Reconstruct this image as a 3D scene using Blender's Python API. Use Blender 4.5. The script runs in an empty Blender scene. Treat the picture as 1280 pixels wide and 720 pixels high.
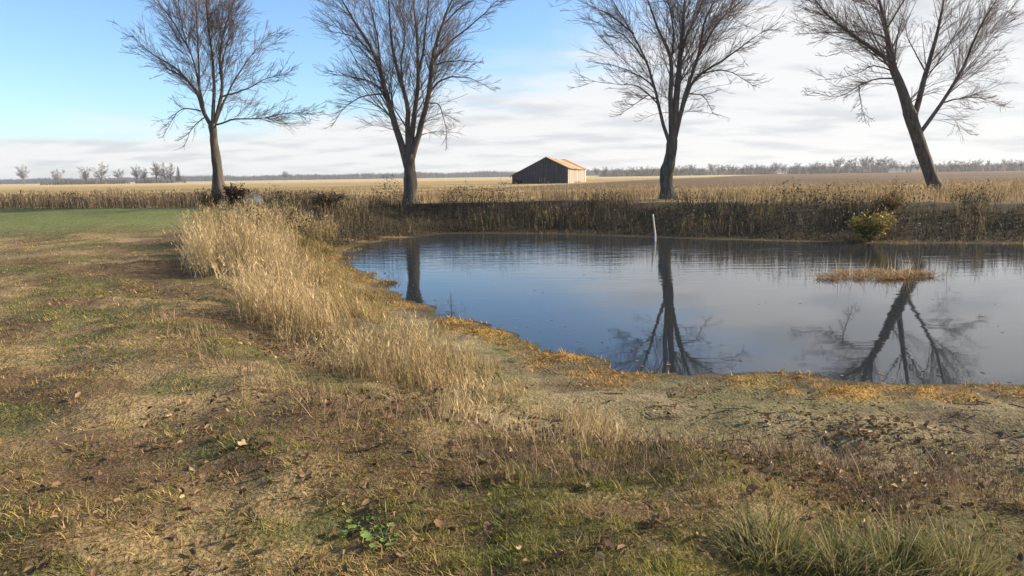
import bpy, math, random
import numpy as np
from mathutils import Matrix, Vector

rng = np.random.default_rng(11)
random.seed(11)
scene = bpy.context.scene
COL = scene.collection
R = math.radians

# ------------------------------------------------------------------ camera
EYE = 2.1                                   # eye height above the water (z = 0)
F = 850.0                                   # focal length in photo pixels (1280 wide)
cam_data = bpy.data.cameras.new('camera')
cam_data.sensor_width = 36.0
cam_data.lens = 36.0 * F / 1280.0
cam_data.clip_start = 0.05
cam_data.clip_end = 9000.0
cam = bpy.data.objects.new('camera', cam_data)
COL.objects.link(cam)
cam_rot = Matrix.Rotation(R(90 - 9.35), 3, 'X') @ Matrix.Rotation(R(-0.83), 3, 'Z')
cam.matrix_world = Matrix.Translation((0, 0, EYE)) @ cam_rot.to_4x4()
scene.camera = cam
CR = np.array(cam_rot)

# ------------------------------------------------------------------ light
SUN_EL, SUN_AZ = 25.0, 9.0                 # elevation; azimuth measured from +X towards +Y
sun_vec = Vector((math.cos(R(SUN_EL)) * math.cos(R(SUN_AZ)), math.cos(R(SUN_EL)) * math.sin(R(SUN_AZ)), math.sin(R(SUN_EL))))
sd_ = bpy.data.lights.new('sun', 'SUN')
sd_.energy = 5.0
sd_.angle = R(0.6)
sd_.color = (1.0, 0.86, 0.66)
sun = bpy.data.objects.new('sun', sd_)
COL.objects.link(sun)
sun.rotation_euler = sun_vec.to_track_quat('Z', 'Y').to_euler()
sun.location = (60, 10, 40)

world = bpy.data.worlds.new('World')
scene.world = world
world.use_nodes = True
nt = world.node_tree
nt.nodes.clear()
def wn(t, **kw):
    n = nt.nodes.new(t)
    for k, v in kw.items(): setattr(n, k, v)
    return n
def wl(a, b): nt.links.new(a, b)
def wmath(op, a, b=None, c=None, clamp=False):
    n = wn('ShaderNodeMath', operation=op, use_clamp=clamp)
    for i, v in enumerate((a, b, c)):
        if v is None: continue
        if isinstance(v, (int, float)): n.inputs[i].default_value = v
        else: wl(v, n.inputs[i])
    return n.outputs[0]
def wramp(v, lo, hi):
    n = wn('ShaderNodeMapRange', interpolation_type='SMOOTHSTEP')
    wl(v, n.inputs[0]); n.inputs[1].default_value = lo; n.inputs[2].default_value = hi
    return n.outputs[0]
sky = wn('ShaderNodeTexSky', sky_type='NISHITA', sun_disc=False, sun_elevation=R(SUN_EL), sun_rotation=R(90 - SUN_AZ))
sky.air_density = 1.0; sky.dust_density = 0.6; sky.ozone_density = 5.0
bg_sky = wn('ShaderNodeBackground'); wl(sky.outputs[0], bg_sky.inputs[0]); bg_sky.inputs[1].default_value = 0.112
tc = wn('ShaderNodeTexCoord')
sx = wn('ShaderNodeSeparateXYZ'); wl(tc.outputs['Generated'], sx.inputs[0])
zc = wmath('MAXIMUM', sx.outputs[2], 0.0)
den = wmath('ADD', zc, 0.16)
comb = wn('ShaderNodeCombineXYZ')
wl(wmath('DIVIDE', sx.outputs[0], den), comb.inputs[0]); wl(wmath('DIVIDE', sx.outputs[1], den), comb.inputs[1])
mp = wn('ShaderNodeMapping'); mp.inputs['Scale'].default_value = (0.55, 0.85, 1); mp.inputs['Rotation'].default_value = (0, 0, R(24)); mp.inputs['Location'].default_value = (3.1, 1.7, 0)
wl(comb.outputs[0], mp.inputs[0])
nz = wn('ShaderNodeTexNoise'); wl(mp.outputs[0], nz.inputs['Vector']); nz.inputs['Scale'].default_value = 1.1; nz.inputs['Detail'].default_value = 7; nz.inputs['Roughness'].default_value = 0.55; nz.inputs['Distortion'].default_value = 0.5
# cloud cover: a bank that thickens towards the right, thin haze low on the horizon everywhere
cov = wmath('ADD', nz.outputs[0], wmath('MULTIPLY', sx.outputs[0], 0.62))
low = wmath('MULTIPLY', wmath('SUBTRACT', 1.0, wramp(zc, 0.0, 0.15)), 0.66)
cover = wramp(wmath('ADD', cov, low), 0.46, 0.74)
cover = wmath('MULTIPLY', cover, 0.97)
nz2 = wn('ShaderNodeTexNoise'); wl(mp.outputs[0], nz2.inputs['Vector']); nz2.inputs['Scale'].default_value = 3.6; nz2.inputs['Detail'].default_value = 6
tone = wramp(nz2.outputs[0], 0.34, 0.56)
cm = wn('ShaderNodeMix', data_type='RGBA'); wl(tone, cm.inputs[0])
cm.inputs[6].default_value = (0.76, 0.785, 0.82, 1); cm.inputs[7].default_value = (0.98, 0.98, 0.985, 1)
bg_cl = wn('ShaderNodeBackground'); wl(cm.outputs[2], bg_cl.inputs[0]); bg_cl.inputs[1].default_value = 0.45
mx = wn('ShaderNodeMixShader'); wl(cover, mx.inputs[0]); wl(bg_sky.outputs[0], mx.inputs[1]); wl(bg_cl.outputs[0], mx.inputs[2])
wo = wn('ShaderNodeOutputWorld'); wl(mx.outputs[0], wo.inputs[0])

vs = scene.view_settings
vs.view_transform = 'Standard'; vs.look = 'None'; vs.gamma = 1.0; vs.use_curve_mapping = False
vs.exposure = 1.1

# ------------------------------------------------------------------ helpers
def smooth(a, b, x):
    t = np.clip((x - a) / (b - a), 0, 1)
    return t * t * (3 - 2 * t)
def lerp(a, b, t): return a + (b - a) * t
_lat = np.random.default_rng(5).random((256, 256))
def noise2(x, y, s=1.0, seed=0):
    x = np.asarray(x, float) * s + seed * 17.31; y = np.asarray(y, float) * s + seed * 9.77
    xi = np.floor(x).astype(int); yi = np.floor(y).astype(int)
    fx = x - xi; fy = y - yi
    fx = fx * fx * (3 - 2 * fx); fy = fy * fy * (3 - 2 * fy)
    a = _lat[xi & 255, yi & 255]; b = _lat[(xi + 1) & 255, yi & 255]
    c = _lat[xi & 255, (yi + 1) & 255]; d = _lat[(xi + 1) & 255, (yi + 1) & 255]
    return (a * (1 - fx) + b * fx) * (1 - fy) + (c * (1 - fx) + d * fx) * fy
def fbm(x, y, s=1.0, o=4, seed=0):
    v = 0; a = 0.5; tot = 0
    for i in range(o):
        v = v + a * noise2(x, y, s * 2 ** i, seed + i * 3); tot += a; a *= 0.55
    return v / tot

def ray(px, py):
    d = CR @ np.array(((px - 640) / F, -(py - 360) / F, -1.0))
    return d / np.linalg.norm(d)
def at_z(px, py, z):                        # photo pixel -> point at height z
    d = ray(px, py); t = (z - EYE) / d[2]
    return np.array((0, 0, EYE)) + d * t
def at_y(px, py, Y):                        # photo pixel -> point at distance Y
    d = ray(px, py); t = Y / d[1]
    return np.array((0, 0, EYE)) + d * t

def seg_dist(x, y, poly, closed=True):
    poly = np.asarray(poly); n = len(poly)
    best = np.full(np.shape(x), 1e9)
    for i in range(n if closed else n - 1):
        a = poly[i]; b = poly[(i + 1) % n]; ab = b - a
        t = np.clip(((x - a[0]) * ab[0] + (y - a[1]) * ab[1]) / (ab @ ab + 1e-12), 0, 1)
        best = np.minimum(best, (x - a[0] - t * ab[0]) ** 2 + (y - a[1] - t * ab[1]) ** 2)
    return np.sqrt(best)
def inside(x, y, poly):
    poly = np.asarray(poly); n = len(poly); c = np.zeros(np.shape(x), bool)
    for i in range(n):
        a = poly[i]; b = poly[(i + 1) % n]
        with np.errstate(divide='ignore', invalid='ignore'):
            h = ((a[1] > y) != (b[1] > y)) & (x < (b[0] - a[0]) * (y - a[1]) / (b[1] - a[1] + 1e-12) + a[0])
        c ^= h
    return c
def chaikin(p, k=2):
    p = np.asarray(p, float)
    for _ in range(k):
        q = np.roll(p, -1, axis=0)
        p = np.stack([p * .75 + q * .25, p * .25 + q * .75], 1).reshape(-1, p.shape[1])
    return p

# ---- shoreline measured on the water plane, in metres
shore_px = [(1129, 486), (1075, 484), (1010, 482), (955, 473), (900, 472), (850, 468), (795, 466), (765, 463), (735, 452), (690, 441),
            (640, 430), (600, 411), (560, 400), (530, 388), (500, 375), (478, 358), (455, 343), (430, 331), (420, 318),
            (440, 308), (480, 300), (520, 296), (560, 292), (640, 292), (720, 293.5), (800, 296), (900, 299.5), (1000, 302), (1129, 305)]
shore = [at_z(px, py, 0)[:2] for px, py in shore_px]
shore += [np.array(p) for p in ((19, 18.6), (25, 17.2), (28.5, 13.5), (27, 9.5), (21, 7.4), (14, 6.6), (8.5, 6.35))]
shore = chaikin(shore, 2)

def shore_d(x, y):
    d = seg_dist(x, y, shore); i = inside(x, y, shore)
    d = np.where(i, -d, d)
    near = 1 - smooth(13, 20, y)
    return d + (fbm(x, y, 1.1, 3, 2) - .5) * (0.22 + .25 * near) + (noise2(x, y, 5, 8) - .5) * .07 * near
MOSS = [(at_z(px, py, .02)[:2], w) for px, py, w in ((985, 473, .42), (925, 480, .25), (1062, 494, .5), (1118, 492, .4), (1010, 491, .35), (835, 474, .36), (705, 450, .32), 
        (600, 418, .42), (570, 404, .4), (505, 384, .4), (470, 354, .7), (448, 341, .6), (424, 322, .8), (432, 312, .9), (462, 302, 1.0), (500, 297, .8), (1190, 496, .5), (1260, 500, .5))]
def moss_w(x, y):
    v = np.zeros(np.shape(x))
    for (cx_, cy_), w_ in MOSS:
        v = np.maximum(v, np.exp(-(((x - cx_) / w_) ** 2 + ((y - cy_) / (.14 + .22 * w_)) ** 2)))
    return v * smooth(.24, .47, fbm(x, y, 2.3, 3, 57))
def height(x, y, d=None):
    x = np.asarray(x, float); y = np.asarray(y, float)
    if d is None: d = shore_d(x, y)
    P = .5 + .5 * smooth(7, 27, y) - .3 * smooth(40, 85, y)
    left = smooth(-1.0, -5.0, x)
    tnear = .13 * smooth(0, 1.6, d) + .87 * smooth(1.5, 3.9, d)
    tleft = smooth(0.1, 3.2, d)
    tfar = smooth(0.1, 3.8, d)
    f = smooth(12, 19, y)
    prof = lerp(lerp(tnear, tleft, left), tfar, f)
    z = P * prof
    z = np.where(d < 0, -.35 * smooth(0, 2.2, -d), z + 0.012)
    land = smooth(0.0, 1.5, d)
    rough = 1 - smooth(30, 120, y)
    z = z + land * rough * ((fbm(x, y, .55, 3, 4) - .5) * .18 + (fbm(x * .9 + y * .45, y, 1.0, 2, 7) - .5) * .20 * (1 - smooth(8, 16, y)) + (fbm(x, y, 1.9, 3, 6) - .5) * .17 * (1 - smooth(10, 18, y)))
    z = z + smooth(0.1, .6, d) * (1 - smooth(16, 24, y)) * (noise2(x, y, 6.5, 3) - .5) * .03
    z = z + moss_w(x, y) * np.where(y > 14, .03, .075) * (.6 + .8 * noise2(x, y, 7, 21))
    far = smooth(45, 160, y)
    return z + far * (fbm(x, y, .012, 3, 9) - .5) * .5 * (1 - smooth(300, 900, y))

def ground_hit(px, py):
    d = ray(px, py); o = np.array((0, 0, EYE))
    t = np.geomspace(1.5, 160, 900)
    p = o + t[:, None] * d
    h = height(p[:, 0], p[:, 1])
    k = np.argmax(p[:, 2] < np.maximum(h, 0))
    return p[k]

# ------------------------------------------------------------------ mesh builders
def new_mesh(name, V, T=None, Q=None, col=None, flat=False):
    me = bpy.data.meshes.new(name)
    V = np.asarray(V, np.float32)
    idx = []; tot = []
    if Q is not None and len(Q): idx.append(np.asarray(Q, np.int32).ravel()); tot.append(np.full(len(Q), 4, np.int32))
    if T is not None and len(T): idx.append(np.asarray(T, np.int32).ravel()); tot.append(np.full(len(T), 3, np.int32))
    idx = np.concatenate(idx); tot = np.concatenate(tot)
    me.vertices.add(len(V)); me.vertices.foreach_set('co', V.ravel())
    me.loops.add(len(idx)); me.loops.foreach_set('vertex_index', idx)
    me.polygons.add(len(tot))
    me.polygons.foreach_set('loop_start', np.concatenate([[0], np.cumsum(tot)[:-1]]).astype(np.int32))
    me.update(calc_edges=True)
    if flat: me.polygons.foreach_set('use_smooth', np.zeros(len(tot), bool))
    else: me.polygons.foreach_set('use_smooth', np.ones(len(tot), bool))
    if col is not None:
        a = me.color_attributes.new('Col', 'FLOAT_COLOR', 'POINT')
        c = np.ones((len(V), 4), np.float32); c[:, :3] = np.clip(col, 0, 1)
        a.data.foreach_set('color', c.ravel())
    return me
def obj(name, me, mat, parent=None, loc=None, **props):
    o = bpy.data.objects.new(name, me)
    COL.objects.link(o)
    if me is not None and mat is not None and not me.materials: me.materials.append(mat)
    if parent is not None: o.parent = parent
    if loc is not None: o.location = loc
    for k, v in props.items(): o[k] = v
    return o
def thing(name, loc, label, category, group=None):
    o = bpy.data.objects.new(name, None); COL.objects.link(o)
    o.location = loc; o.empty_display_size = .2
    o['label'] = label; o['category'] = category
    if group: o['group'] = group
    return o

def blades(P, h, w, az, lean, curl, col, segs=2, taper=.8, facing=None, tipcol=None):
    """grass blades as bent tapering strips -> V, T, C"""
    n = len(P); P = np.asarray(P, float)
    L = np.stack([np.cos(az), np.sin(az), np.zeros(n)], 1)
    fa = rng.random(n) * math.tau if facing is None else facing
    W = np.stack([np.cos(fa), np.sin(fa), np.zeros(n)], 1)
    up = np.array((0, 0, 1.0)); p = P.copy(); vs_ = []; cs_ = []
    for s in range(segs + 1):
        t = s / segs
        if s:
            th = lean + curl * (t - .5 / segs)
            p = p + (h / segs)[:, None] * (np.sin(th)[:, None] * L + np.cos(th)[:, None] * up)
        c = col if tipcol is None else col + (tipcol - col) * t
        if s < segs:
            ww = (w * (1 - t) ** taper * .5)[:, None]
            vs_ += [p - W * ww, p + W * ww]; cs_ += [c, c]
        else:
            vs_.append(p); cs_.append(c)
    m = 2 * segs + 1
    V = np.stack(vs_, 1).reshape(-1, 3); C = np.stack(cs_, 1).reshape(-1, 3)
    t = []
    for s in range(segs - 1):
        a = 2 * s; t += [(a, a + 1, a + 3), (a, a + 3, a + 2)]
    t.append((2 * segs - 2, 2 * segs - 1, 2 * segs))
    T = (np.arange(n)[:, None, None] * m + np.array(t)[None]).reshape(-1, 3)
    return V, T, C, p
def join(parts):
    off = 0; Vs = []; Ts = []; Cs = []
    for V, T, C in parts:
        Vs.append(V); Ts.append(T + off); Cs.append(C); off += len(V)
    return np.concatenate(Vs), np.concatenate(Ts), np.concatenate(Cs)
def rand_rot(n, tilt):
    """random rotations: yaw anywhere, pitch/roll up to tilt"""
    a = rng.random(n) * math.tau; b = (rng.random(n) - .5) * 2 * tilt; c = (rng.random(n) - .5) * 2 * tilt
    ca, sa, cb, sb, cc, sc = np.cos(a), np.sin(a), np.cos(b), np.sin(b), np.cos(c), np.sin(c)
    z = np.zeros(n); o = np.ones(n)
    Rz = np.stack([ca, -sa, z, sa, ca, z, z, z, o], 1).reshape(-1, 3, 3)
    Rx = np.stack([o, z, z, z, cb, -sb, z, sb, cb], 1).reshape(-1, 3, 3)
    Ry = np.stack([cc, z, sc, z, o, z, -sc, z, cc], 1).reshape(-1, 3, 3)
    return Rz @ Rx @ Ry
def scatter(tv, tt, P, M, s, col):
    tv = np.asarray(tv, float); tt = np.asarray(tt); n = len(P)
    V = np.einsum('nij,vj->nvi', M, tv) * np.asarray(s)[:, None, None] + P[:, None, :]
    T = (np.arange(n)[:, None, None] * len(tv) + tt[None]).reshape(-1, 3)
    return V.reshape(-1, 3), T, np.repeat(col, len(tv), 0)
def pick(cols, w, n, jit=.25):
    cols = np.asarray(cols); k = rng.choice(len(cols), n, p=np.asarray(w) / np.sum(w))
    return cols[k] * (1 + (rng.random((n, 1)) - .5) * 2 * jit)

def tubes(P, Rr, sides):
    """P (N,S,3), R (N,S) -> V, Q"""
    N, S, _ = P.shape
    t = np.gradient(P, axis=1); t /= np.linalg.norm(t, axis=2, keepdims=True) + 1e-9
    m = t.mean(1); ref = np.where(np.abs(m[:, 2:3]) > .75, np.array([[1., .13, 0]]), np.array([[.1, .05, 1.]]))
    u = np.cross(t, ref[:, None, :]); u /= np.linalg.norm(u, axis=2, keepdims=True) + 1e-9
    v = np.cross(t, u)
    a = np.arange(sides) * math.tau / sides
    V = P[:, :, None, :] + Rr[:, :, None, None] * (np.cos(a)[None, None, :, None] * u[:, :, None, :] + np.sin(a)[None, None, :, None] * v[:, :, None, :])
    i = np.arange(N * S * sides).reshape(N, S, sides)
    Q = np.stack([i[:, :-1], np.roll(i[:, :-1], -1, 2), np.roll(i[:, 1:], -1, 2), i[:, 1:]], -1).reshape(-1, 4)
    return V.reshape(-1, 3), Q
def joinq(parts):
    off = 0; Vs = []; Qs = []
    for V, Q in parts: Vs.append(V); Qs.append(Q + off); off += len(V)
    return np.concatenate(Vs), np.concatenate(Qs)
def resample(pts, n):
    pts = np.asarray(pts, float)
    k = len(pts)
    if k < 3:
        t = np.linspace(0, 1, n)[:, None]; return pts[0] * (1 - t) + pts[-1] * t
    ext = np.vstack([2 * pts[0] - pts[1], pts, 2 * pts[-1] - pts[-2]])
    out = []
    for t in np.linspace(0, k - 1 - 1e-6, n):
        i = int(t); f = t - i; p0, p1, p2, p3 = ext[i:i + 4]
        out.append(.5 * ((2 * p1) + (-p0 + p2) * f + (2 * p0 - 5 * p1 + 4 * p2 - p3) * f * f + (-p0 + 3 * p1 - 3 * p2 + p3) * f ** 3))
    return np.array(out)

# ------------------------------------------------------------------ materials
def mat_new(name):
    m = bpy.data.materials.new(name); m.use_nodes = True
    n = m.node_tree; n.nodes.clear()
    out = n.nodes.new('ShaderNodeOutputMaterial')
    return m, n, out
def leafy(name, trans=.3, rough=.7, tint=(1, 1, 1)):
    """vertex-coloured plant tissue that lets some light through"""
    m, n, out = mat_new(name)
    at = n.nodes.new('ShaderNodeAttribute'); at.attribute_name = 'Col'
    p = n.nodes.new('ShaderNodeBsdfPrincipled'); p.inputs['Roughness'].default_value = rough; p.inputs['Specular IOR Level'].default_value = .25
    n.links.new(at.outputs[0], p.inputs['Base Color'])
    if trans:
        t = n.nodes.new('ShaderNodeBsdfTranslucent'); n.links.new(at.outputs[0], t.inputs[0])
        x = n.nodes.new('ShaderNodeMixShader'); x.inputs[0].default_value = trans
        n.links.new(p.outputs[0], x.inputs[1]); n.links.new(t.outputs[0], x.inputs[2]); n.links.new(x.outputs[0], out.inputs[0])
    else: n.links.new(p.outputs[0], out.inputs[0])
    return m
def noisy(name, c1, c2, scale=8, rough=.85, bump=.3, stretch=(1, 1, 1), detail=6, dist=.02):
    m, n, out = mat_new(name)
    tc = n.nodes.new('ShaderNodeTexCoord'); mp = n.nodes.new('ShaderNodeMapping'); mp.inputs['Scale'].default_value = stretch
    n.links.new(tc.outputs['Object'], mp.inputs[0])
    nz = n.nodes.new('ShaderNodeTexNoise'); nz.inputs['Scale'].default_value = scale; nz.inputs['Detail'].default_value = detail
    n.links.new(mp.outputs[0], nz.inputs['Vector'])
    cr = n.nodes.new('ShaderNodeValToRGB'); cr.color_ramp.elements[0].position = .32; cr.color_ramp.elements[1].position = .68
    cr.color_ramp.elements[0].color = (*c1, 1); cr.color_ramp.elements[1].color = (*c2, 1)
    n.links.new(nz.outputs[0], cr.inputs[0])
    p = n.nodes.new('ShaderNodeBsdfPrincipled'); p.inputs['Roughness'].default_value = rough; p.inputs['Specular IOR Level'].default_value = .3
    n.links.new(cr.outputs[0], p.inputs['Base Color'])
    if bump:
        b = n.nodes.new('ShaderNodeBump'); b.inputs['Strength'].default_value = bump; b.inputs['Distance'].default_value = dist
        n.links.new(nz.outputs[0], b.inputs['Height']); n.links.new(b.outputs[0], p.inputs['Normal'])
    n.links.new(p.outputs[0], out.inputs[0])
    return m

M_grass = leafy('grass_blades', .30)
M_dry = leafy('dry_grass', .35)
M_weed = leafy('dead_weeds', .15)
M_leaf = leafy('dead_leaves', .2, .6)
M_moss = leafy('shore_growth', .15)
M_bark = noisy('bark', (.040, .033, .028), (.115, .098, .084), 9, .9, .8, (1, 1, .22), 8, .03)
M_limb = noisy('limb_bark', (.060, .048, .042), (.125, .104, .090), 7, .85, .4, (1, 1, .4), 5, .015)
M_twig = noisy('twigs', (.11, .082, .072), (.19, .145, .127), 1.2, .8, 0)
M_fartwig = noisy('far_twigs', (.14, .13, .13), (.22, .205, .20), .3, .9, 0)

# ground
def ground_material():
    m, n, out = mat_new('ground')
    at = n.nodes.new('ShaderNodeAttribute'); at.attribute_name = 'Col'
    geo = n.nodes.new('ShaderNodeNewGeometry')
    n1 = n.nodes.new('ShaderNodeTexNoise'); n1.inputs['Scale'].default_value = 9; n1.inputs['Detail'].default_value = 8; n1.inputs['Roughness'].default_value = .65
    n2 = n.nodes.new('ShaderNodeTexNoise'); n2.inputs['Scale'].default_value = 42; n2.inputs['Detail'].default_value = 5
    n3 = n.nodes.new('ShaderNodeTexNoise'); n3.inputs['Scale'].default_value = .09; n3.inputs['Detail'].default_value = 9; n3.inputs['Roughness'].default_value = .62
    for k in (n1, n2): n.links.new(geo.outputs['Position'], k.inputs['Vector'])
    mpn = n.nodes.new('ShaderNodeMapping'); mpn.inputs['Scale'].default_value = (.35, 1, 1); n.links.new(geo.outputs['Position'], mpn.inputs[0]); n.links.new(mpn.outputs[0], n3.inputs['Vector'])
    def rng_(v, a, b, lo, hi):
        r = n.nodes.new('ShaderNodeMapRange'); n.links.new(v, r.inputs[0])
        for i, q in enumerate((a, b, lo, hi)): r.inputs[i + 1].default_value = q
        return r.outputs[0]
    def mul(a, b):
        k = n.nodes.new('ShaderNodeMath'); k.operation = 'MULTIPLY'; n.links.new(a, k.inputs[0]); n.links.new(b, k.inputs[1]); return k.outputs[0]
    f = mul(mul(rng_(n1.outputs[0], .3, .7, .55, 1.4), rng_(n2.outputs[0], .3, .7, .6, 1.35)), rng_(n3.outputs[0], .3, .7, .75, 1.25))
    v = n.nodes.new('ShaderNodeVectorMath'); v.operation = 'SCALE'
    n.links.new(at.outputs[0], v.inputs[0]); n.links.new(f, v.inputs['Scale'])
    p = n.nodes.new('ShaderNodeBsdfPrincipled'); p.inputs['Roughness'].default_value = .95; p.inputs['Specular IOR Level'].default_value = .15
    n.links.new(v.outputs[0], p.inputs['Base Color'])
    ad = n.nodes.new('ShaderNodeMath'); ad.operation = 'ADD'; n.links.new(n1.outputs[0], ad.inputs[0]); n.links.new(mul(n2.outputs[0], n2.outputs[0]), ad.inputs[1])
    b = n.nodes.new('ShaderNodeBump'); b.inputs['Strength'].default_value = .8; b.inputs['Distance'].default_value = .035
    n.links.new(ad.outputs[0], b.inputs['Height']); n.links.new(b.outputs[0], p.inputs['Normal'])
    n.links.new(p.outputs[0], out.inputs[0])
    return m
M_ground = ground_material()

def water_material():
    m, n, out = mat_new('pond_water')
    geo = n.nodes.new('ShaderNodeNewGeometry')
    mp1 = n.nodes.new('ShaderNodeMapping'); mp1.inputs['Scale'].default_value = (.55, 2.6, 1); n.links.new(geo.outputs['Position'], mp1.inputs[0])
    n1 = n.nodes.new('ShaderNodeTexNoise'); n1.inputs['Scale'].default_value = 1.6; n1.inputs['Detail'].default_value = 3; n.links.new(mp1.outputs[0], n1.inputs['Vector'])
    mp2 = n.nodes.new('ShaderNodeMapping'); mp2.inputs['Scale'].default_value = (.22, .5, 1); mp2.inputs['Rotation'].default_value = (0, 0, R(9)); n.links.new(geo.outputs['Position'], mp2.inputs[0])
    n2 = n.nodes.new('ShaderNodeTexNoise'); n2.inputs['Scale'].default_value = 1.0; n2.inputs['Detail'].default_value = 5; n2.inputs['Roughness'].default_value = .6; n.links.new(mp2.outputs[0], n2.inputs['Vector'])
    b1 = n.nodes.new('ShaderNodeBump'); b1.inputs['Distance'].default_value = .02; n.links.new(n1.outputs[0], b1.inputs['Height'])
    # the wind only ruffles the far, open part of the pond
    sp = n.nodes.new('ShaderNodeSeparateXYZ'); n.links.new(geo.outputs['Position'], sp.inputs[0])
    wsum = n.nodes.new('ShaderNodeMath'); wsum.operation = 'MULTIPLY_ADD'; n.links.new(n2.outputs[0], wsum.inputs[0]); wsum.inputs[1].default_value = 14; n.links.new(sp.outputs[1], wsum.inputs[2])
    ruf = n.nodes.new('ShaderNodeMapRange'); n.links.new(wsum.outputs[0], ruf.inputs[0]); ruf.inputs[1].default_value = 19; ruf.inputs[2].default_value = 28; ruf.inputs[3].default_value = .025; ruf.inputs[4].default_value = .75
    n.links.new(ruf.outputs[0], b1.inputs['Strength'])
    b2 = n.nodes.new('ShaderNodeBump'); b2.inputs['Strength'].default_value = .05; b2.inputs['Distance'].default_value = .06; n.links.new(n2.outputs[0], b2.inputs['Height']); n.links.new(b1.outputs[0], b2.inputs['Normal'])
    p = n.nodes.new('ShaderNodeBsdfPrincipled')
    p.inputs['Base Color'].default_value = (.020, .024, .028, 1); p.inputs['IOR'].default_value = 1.36
    r = n.nodes.new('ShaderNodeMapRange'); n.links.new(n2.outputs[0], r.inputs[0]); r.inputs[1].default_value = .35; r.inputs[2].default_value = .68; r.inputs[3].default_value = .015; r.inputs[4].default_value = .04
    n.links.new(r.outputs[0], p.inputs['Roughness']); n.links.new(b2.outputs[0], p.inputs['Normal'])
    n.links.new(p.outputs[0], out.inputs[0])
    return m
M_water = water_material()

# ------------------------------------------------------------------ zones (metres on the ground)
tall_poly = chaikin([ground_hit(*q)[:2] for q in ((262, 292), (258, 325), (300, 372), (322, 412), (392, 452), (470, 488), (520, 512), (570, 535), (640, 552), (720, 556),
            (748, 536), (700, 506), (640, 470), (580, 440), (540, 418), (500, 397), (462, 368), (432, 346), (404, 322), (412, 300), (440, 285), (400, 277), (330, 276))], 1)
def tall_w(x, y, d):
    e = seg_dist(x, y, tall_poly) * np.where(inside(x, y, tall_poly), 1, -1) + (fbm(x, y, .9, 3, 12) - .5) * 1.5
    return smooth(-.12, .25, e)
def dirt_w(x, y):                                     # ploughed field right of the barn track
    s = (x - 0.0) * .911 - (y - 100) * .412
    return smooth(-2, 6, s) * smooth(42, 60, y)

C_tan = np.array((.36, .265, .135)); C_gold = np.array((.34, .24, .085)); C_olive = np.array((.115, .13, .042)); C_brown = np.array((.135, .088, .048))
C_mud = np.array((.190, .155, .090)); C_orange = np.array((.36, .185, .035)); C_green = np.array((.135, .155, .055)); C_soil = np.array((.075, .055, .035))

# lawn: green where watered at the far left, brown and tan near
def lawn_green(x, y):
    far = smooth(16.8, 20.0, y + (fbm(x, y, .5, 2, 31) - .5) * 2.5)
    return far * smooth(-4.5, -7.5, x)
def ground_colour(x, y, d):
    n1 = fbm(x, y, .9, 4, 20)[..., None]; n2 = fbm(x * .6, y * 1.5, 1.7, 3, 25)[..., None]
    c = lerp(C_brown, C_tan * .85, smooth(.35, .65, n1)); c = lerp(c, C_olive * .9, .8 * smooth(.5, .7, n2))
    c = lerp(c, C_soil, .3)
    c = lerp(c, C_green, lawn_green(x, y)[..., None])
    bank = (smooth(18, 23, y + 4 * smooth(8, 14, x)) * (1 - smooth(3.6, 5.0, d)))[..., None]
    c = lerp(c, np.array((.042, .034, .022)), bank)  # far bank soil, its shaded side darkened in the colour
    fld = smooth(0, 1.5, y - np.where(x < -9, 28.3, 24))[..., None] * (1 - bank)
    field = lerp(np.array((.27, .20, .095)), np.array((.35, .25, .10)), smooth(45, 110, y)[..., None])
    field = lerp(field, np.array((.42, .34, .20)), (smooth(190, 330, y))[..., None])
    field = lerp(field, np.array((.20, .15, .085)), (.85 * smooth(.40, .56, fbm(x * .5, y * 2.2, .035, 3, 41)))[..., None] * (1 - smooth(130, 240, y)[..., None]))
    dirt = lerp(np.array((.100, .066, .040)), np.array((.150, .102, .064)), fbm(x * .3, y, .15, 3, 44)[..., None])
    dw = dirt_w(x, y)[..., None]
    field = lerp(field, dirt, dw)
    edge = (dw * (1 - dw) * 4)
    field = lerp(field, np.array((.38, .30, .15)), edge * .8)
    c = lerp(c, field, fld)
    shorew = (1 - smooth(2.2, 2.9, d + (n1[..., 0] - .5) * 1.4)) * (1 - smooth(17, 20, y))
    mud = lerp(C_mud * .75, C_mud * 1.2, smooth(.3, .7, n2)); mud = lerp(mud, np.array((.14, .130, .055)), .6 * smooth(.45, .65, n1)); mud = lerp(mud, np.array((.10, .072, .045)), .7 * smooth(.55, .72, fbm(x * .7, y * 2.2, 2.3, 4, 27)[..., None]))
    c = lerp(c, mud, shorew[..., None])
    c = lerp(c, np.array((.060, .047, .030)), ((1 - smooth(.05, .45, d + (n1[..., 0] - .5) * .6)) * (1 - smooth(17, 20, y)) * .75)[..., None])
    org = (1 - smooth(.25, .55, d + (fbm(x, y, 1.5, 3, 51) - .5) * .7)) * smooth(-.15, .05, d) * (1 - smooth(18.5, 21, y))
    org = np.maximum(org * smooth(.45, .62, fbm(x, y, 1.9, 3, 53)) * .4, smooth(.25, .6, moss_w(x, y)))
    c = lerp(c, lerp(np.array((.30, .17, .045)), np.array((.21, .14, .04)), smooth(.35, .65, n2)), (org * .85)[..., None])
    c = lerp(c, np.array((.03, .028, .022)), smooth(0, -.25, d)[..., None])
    return c

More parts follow.
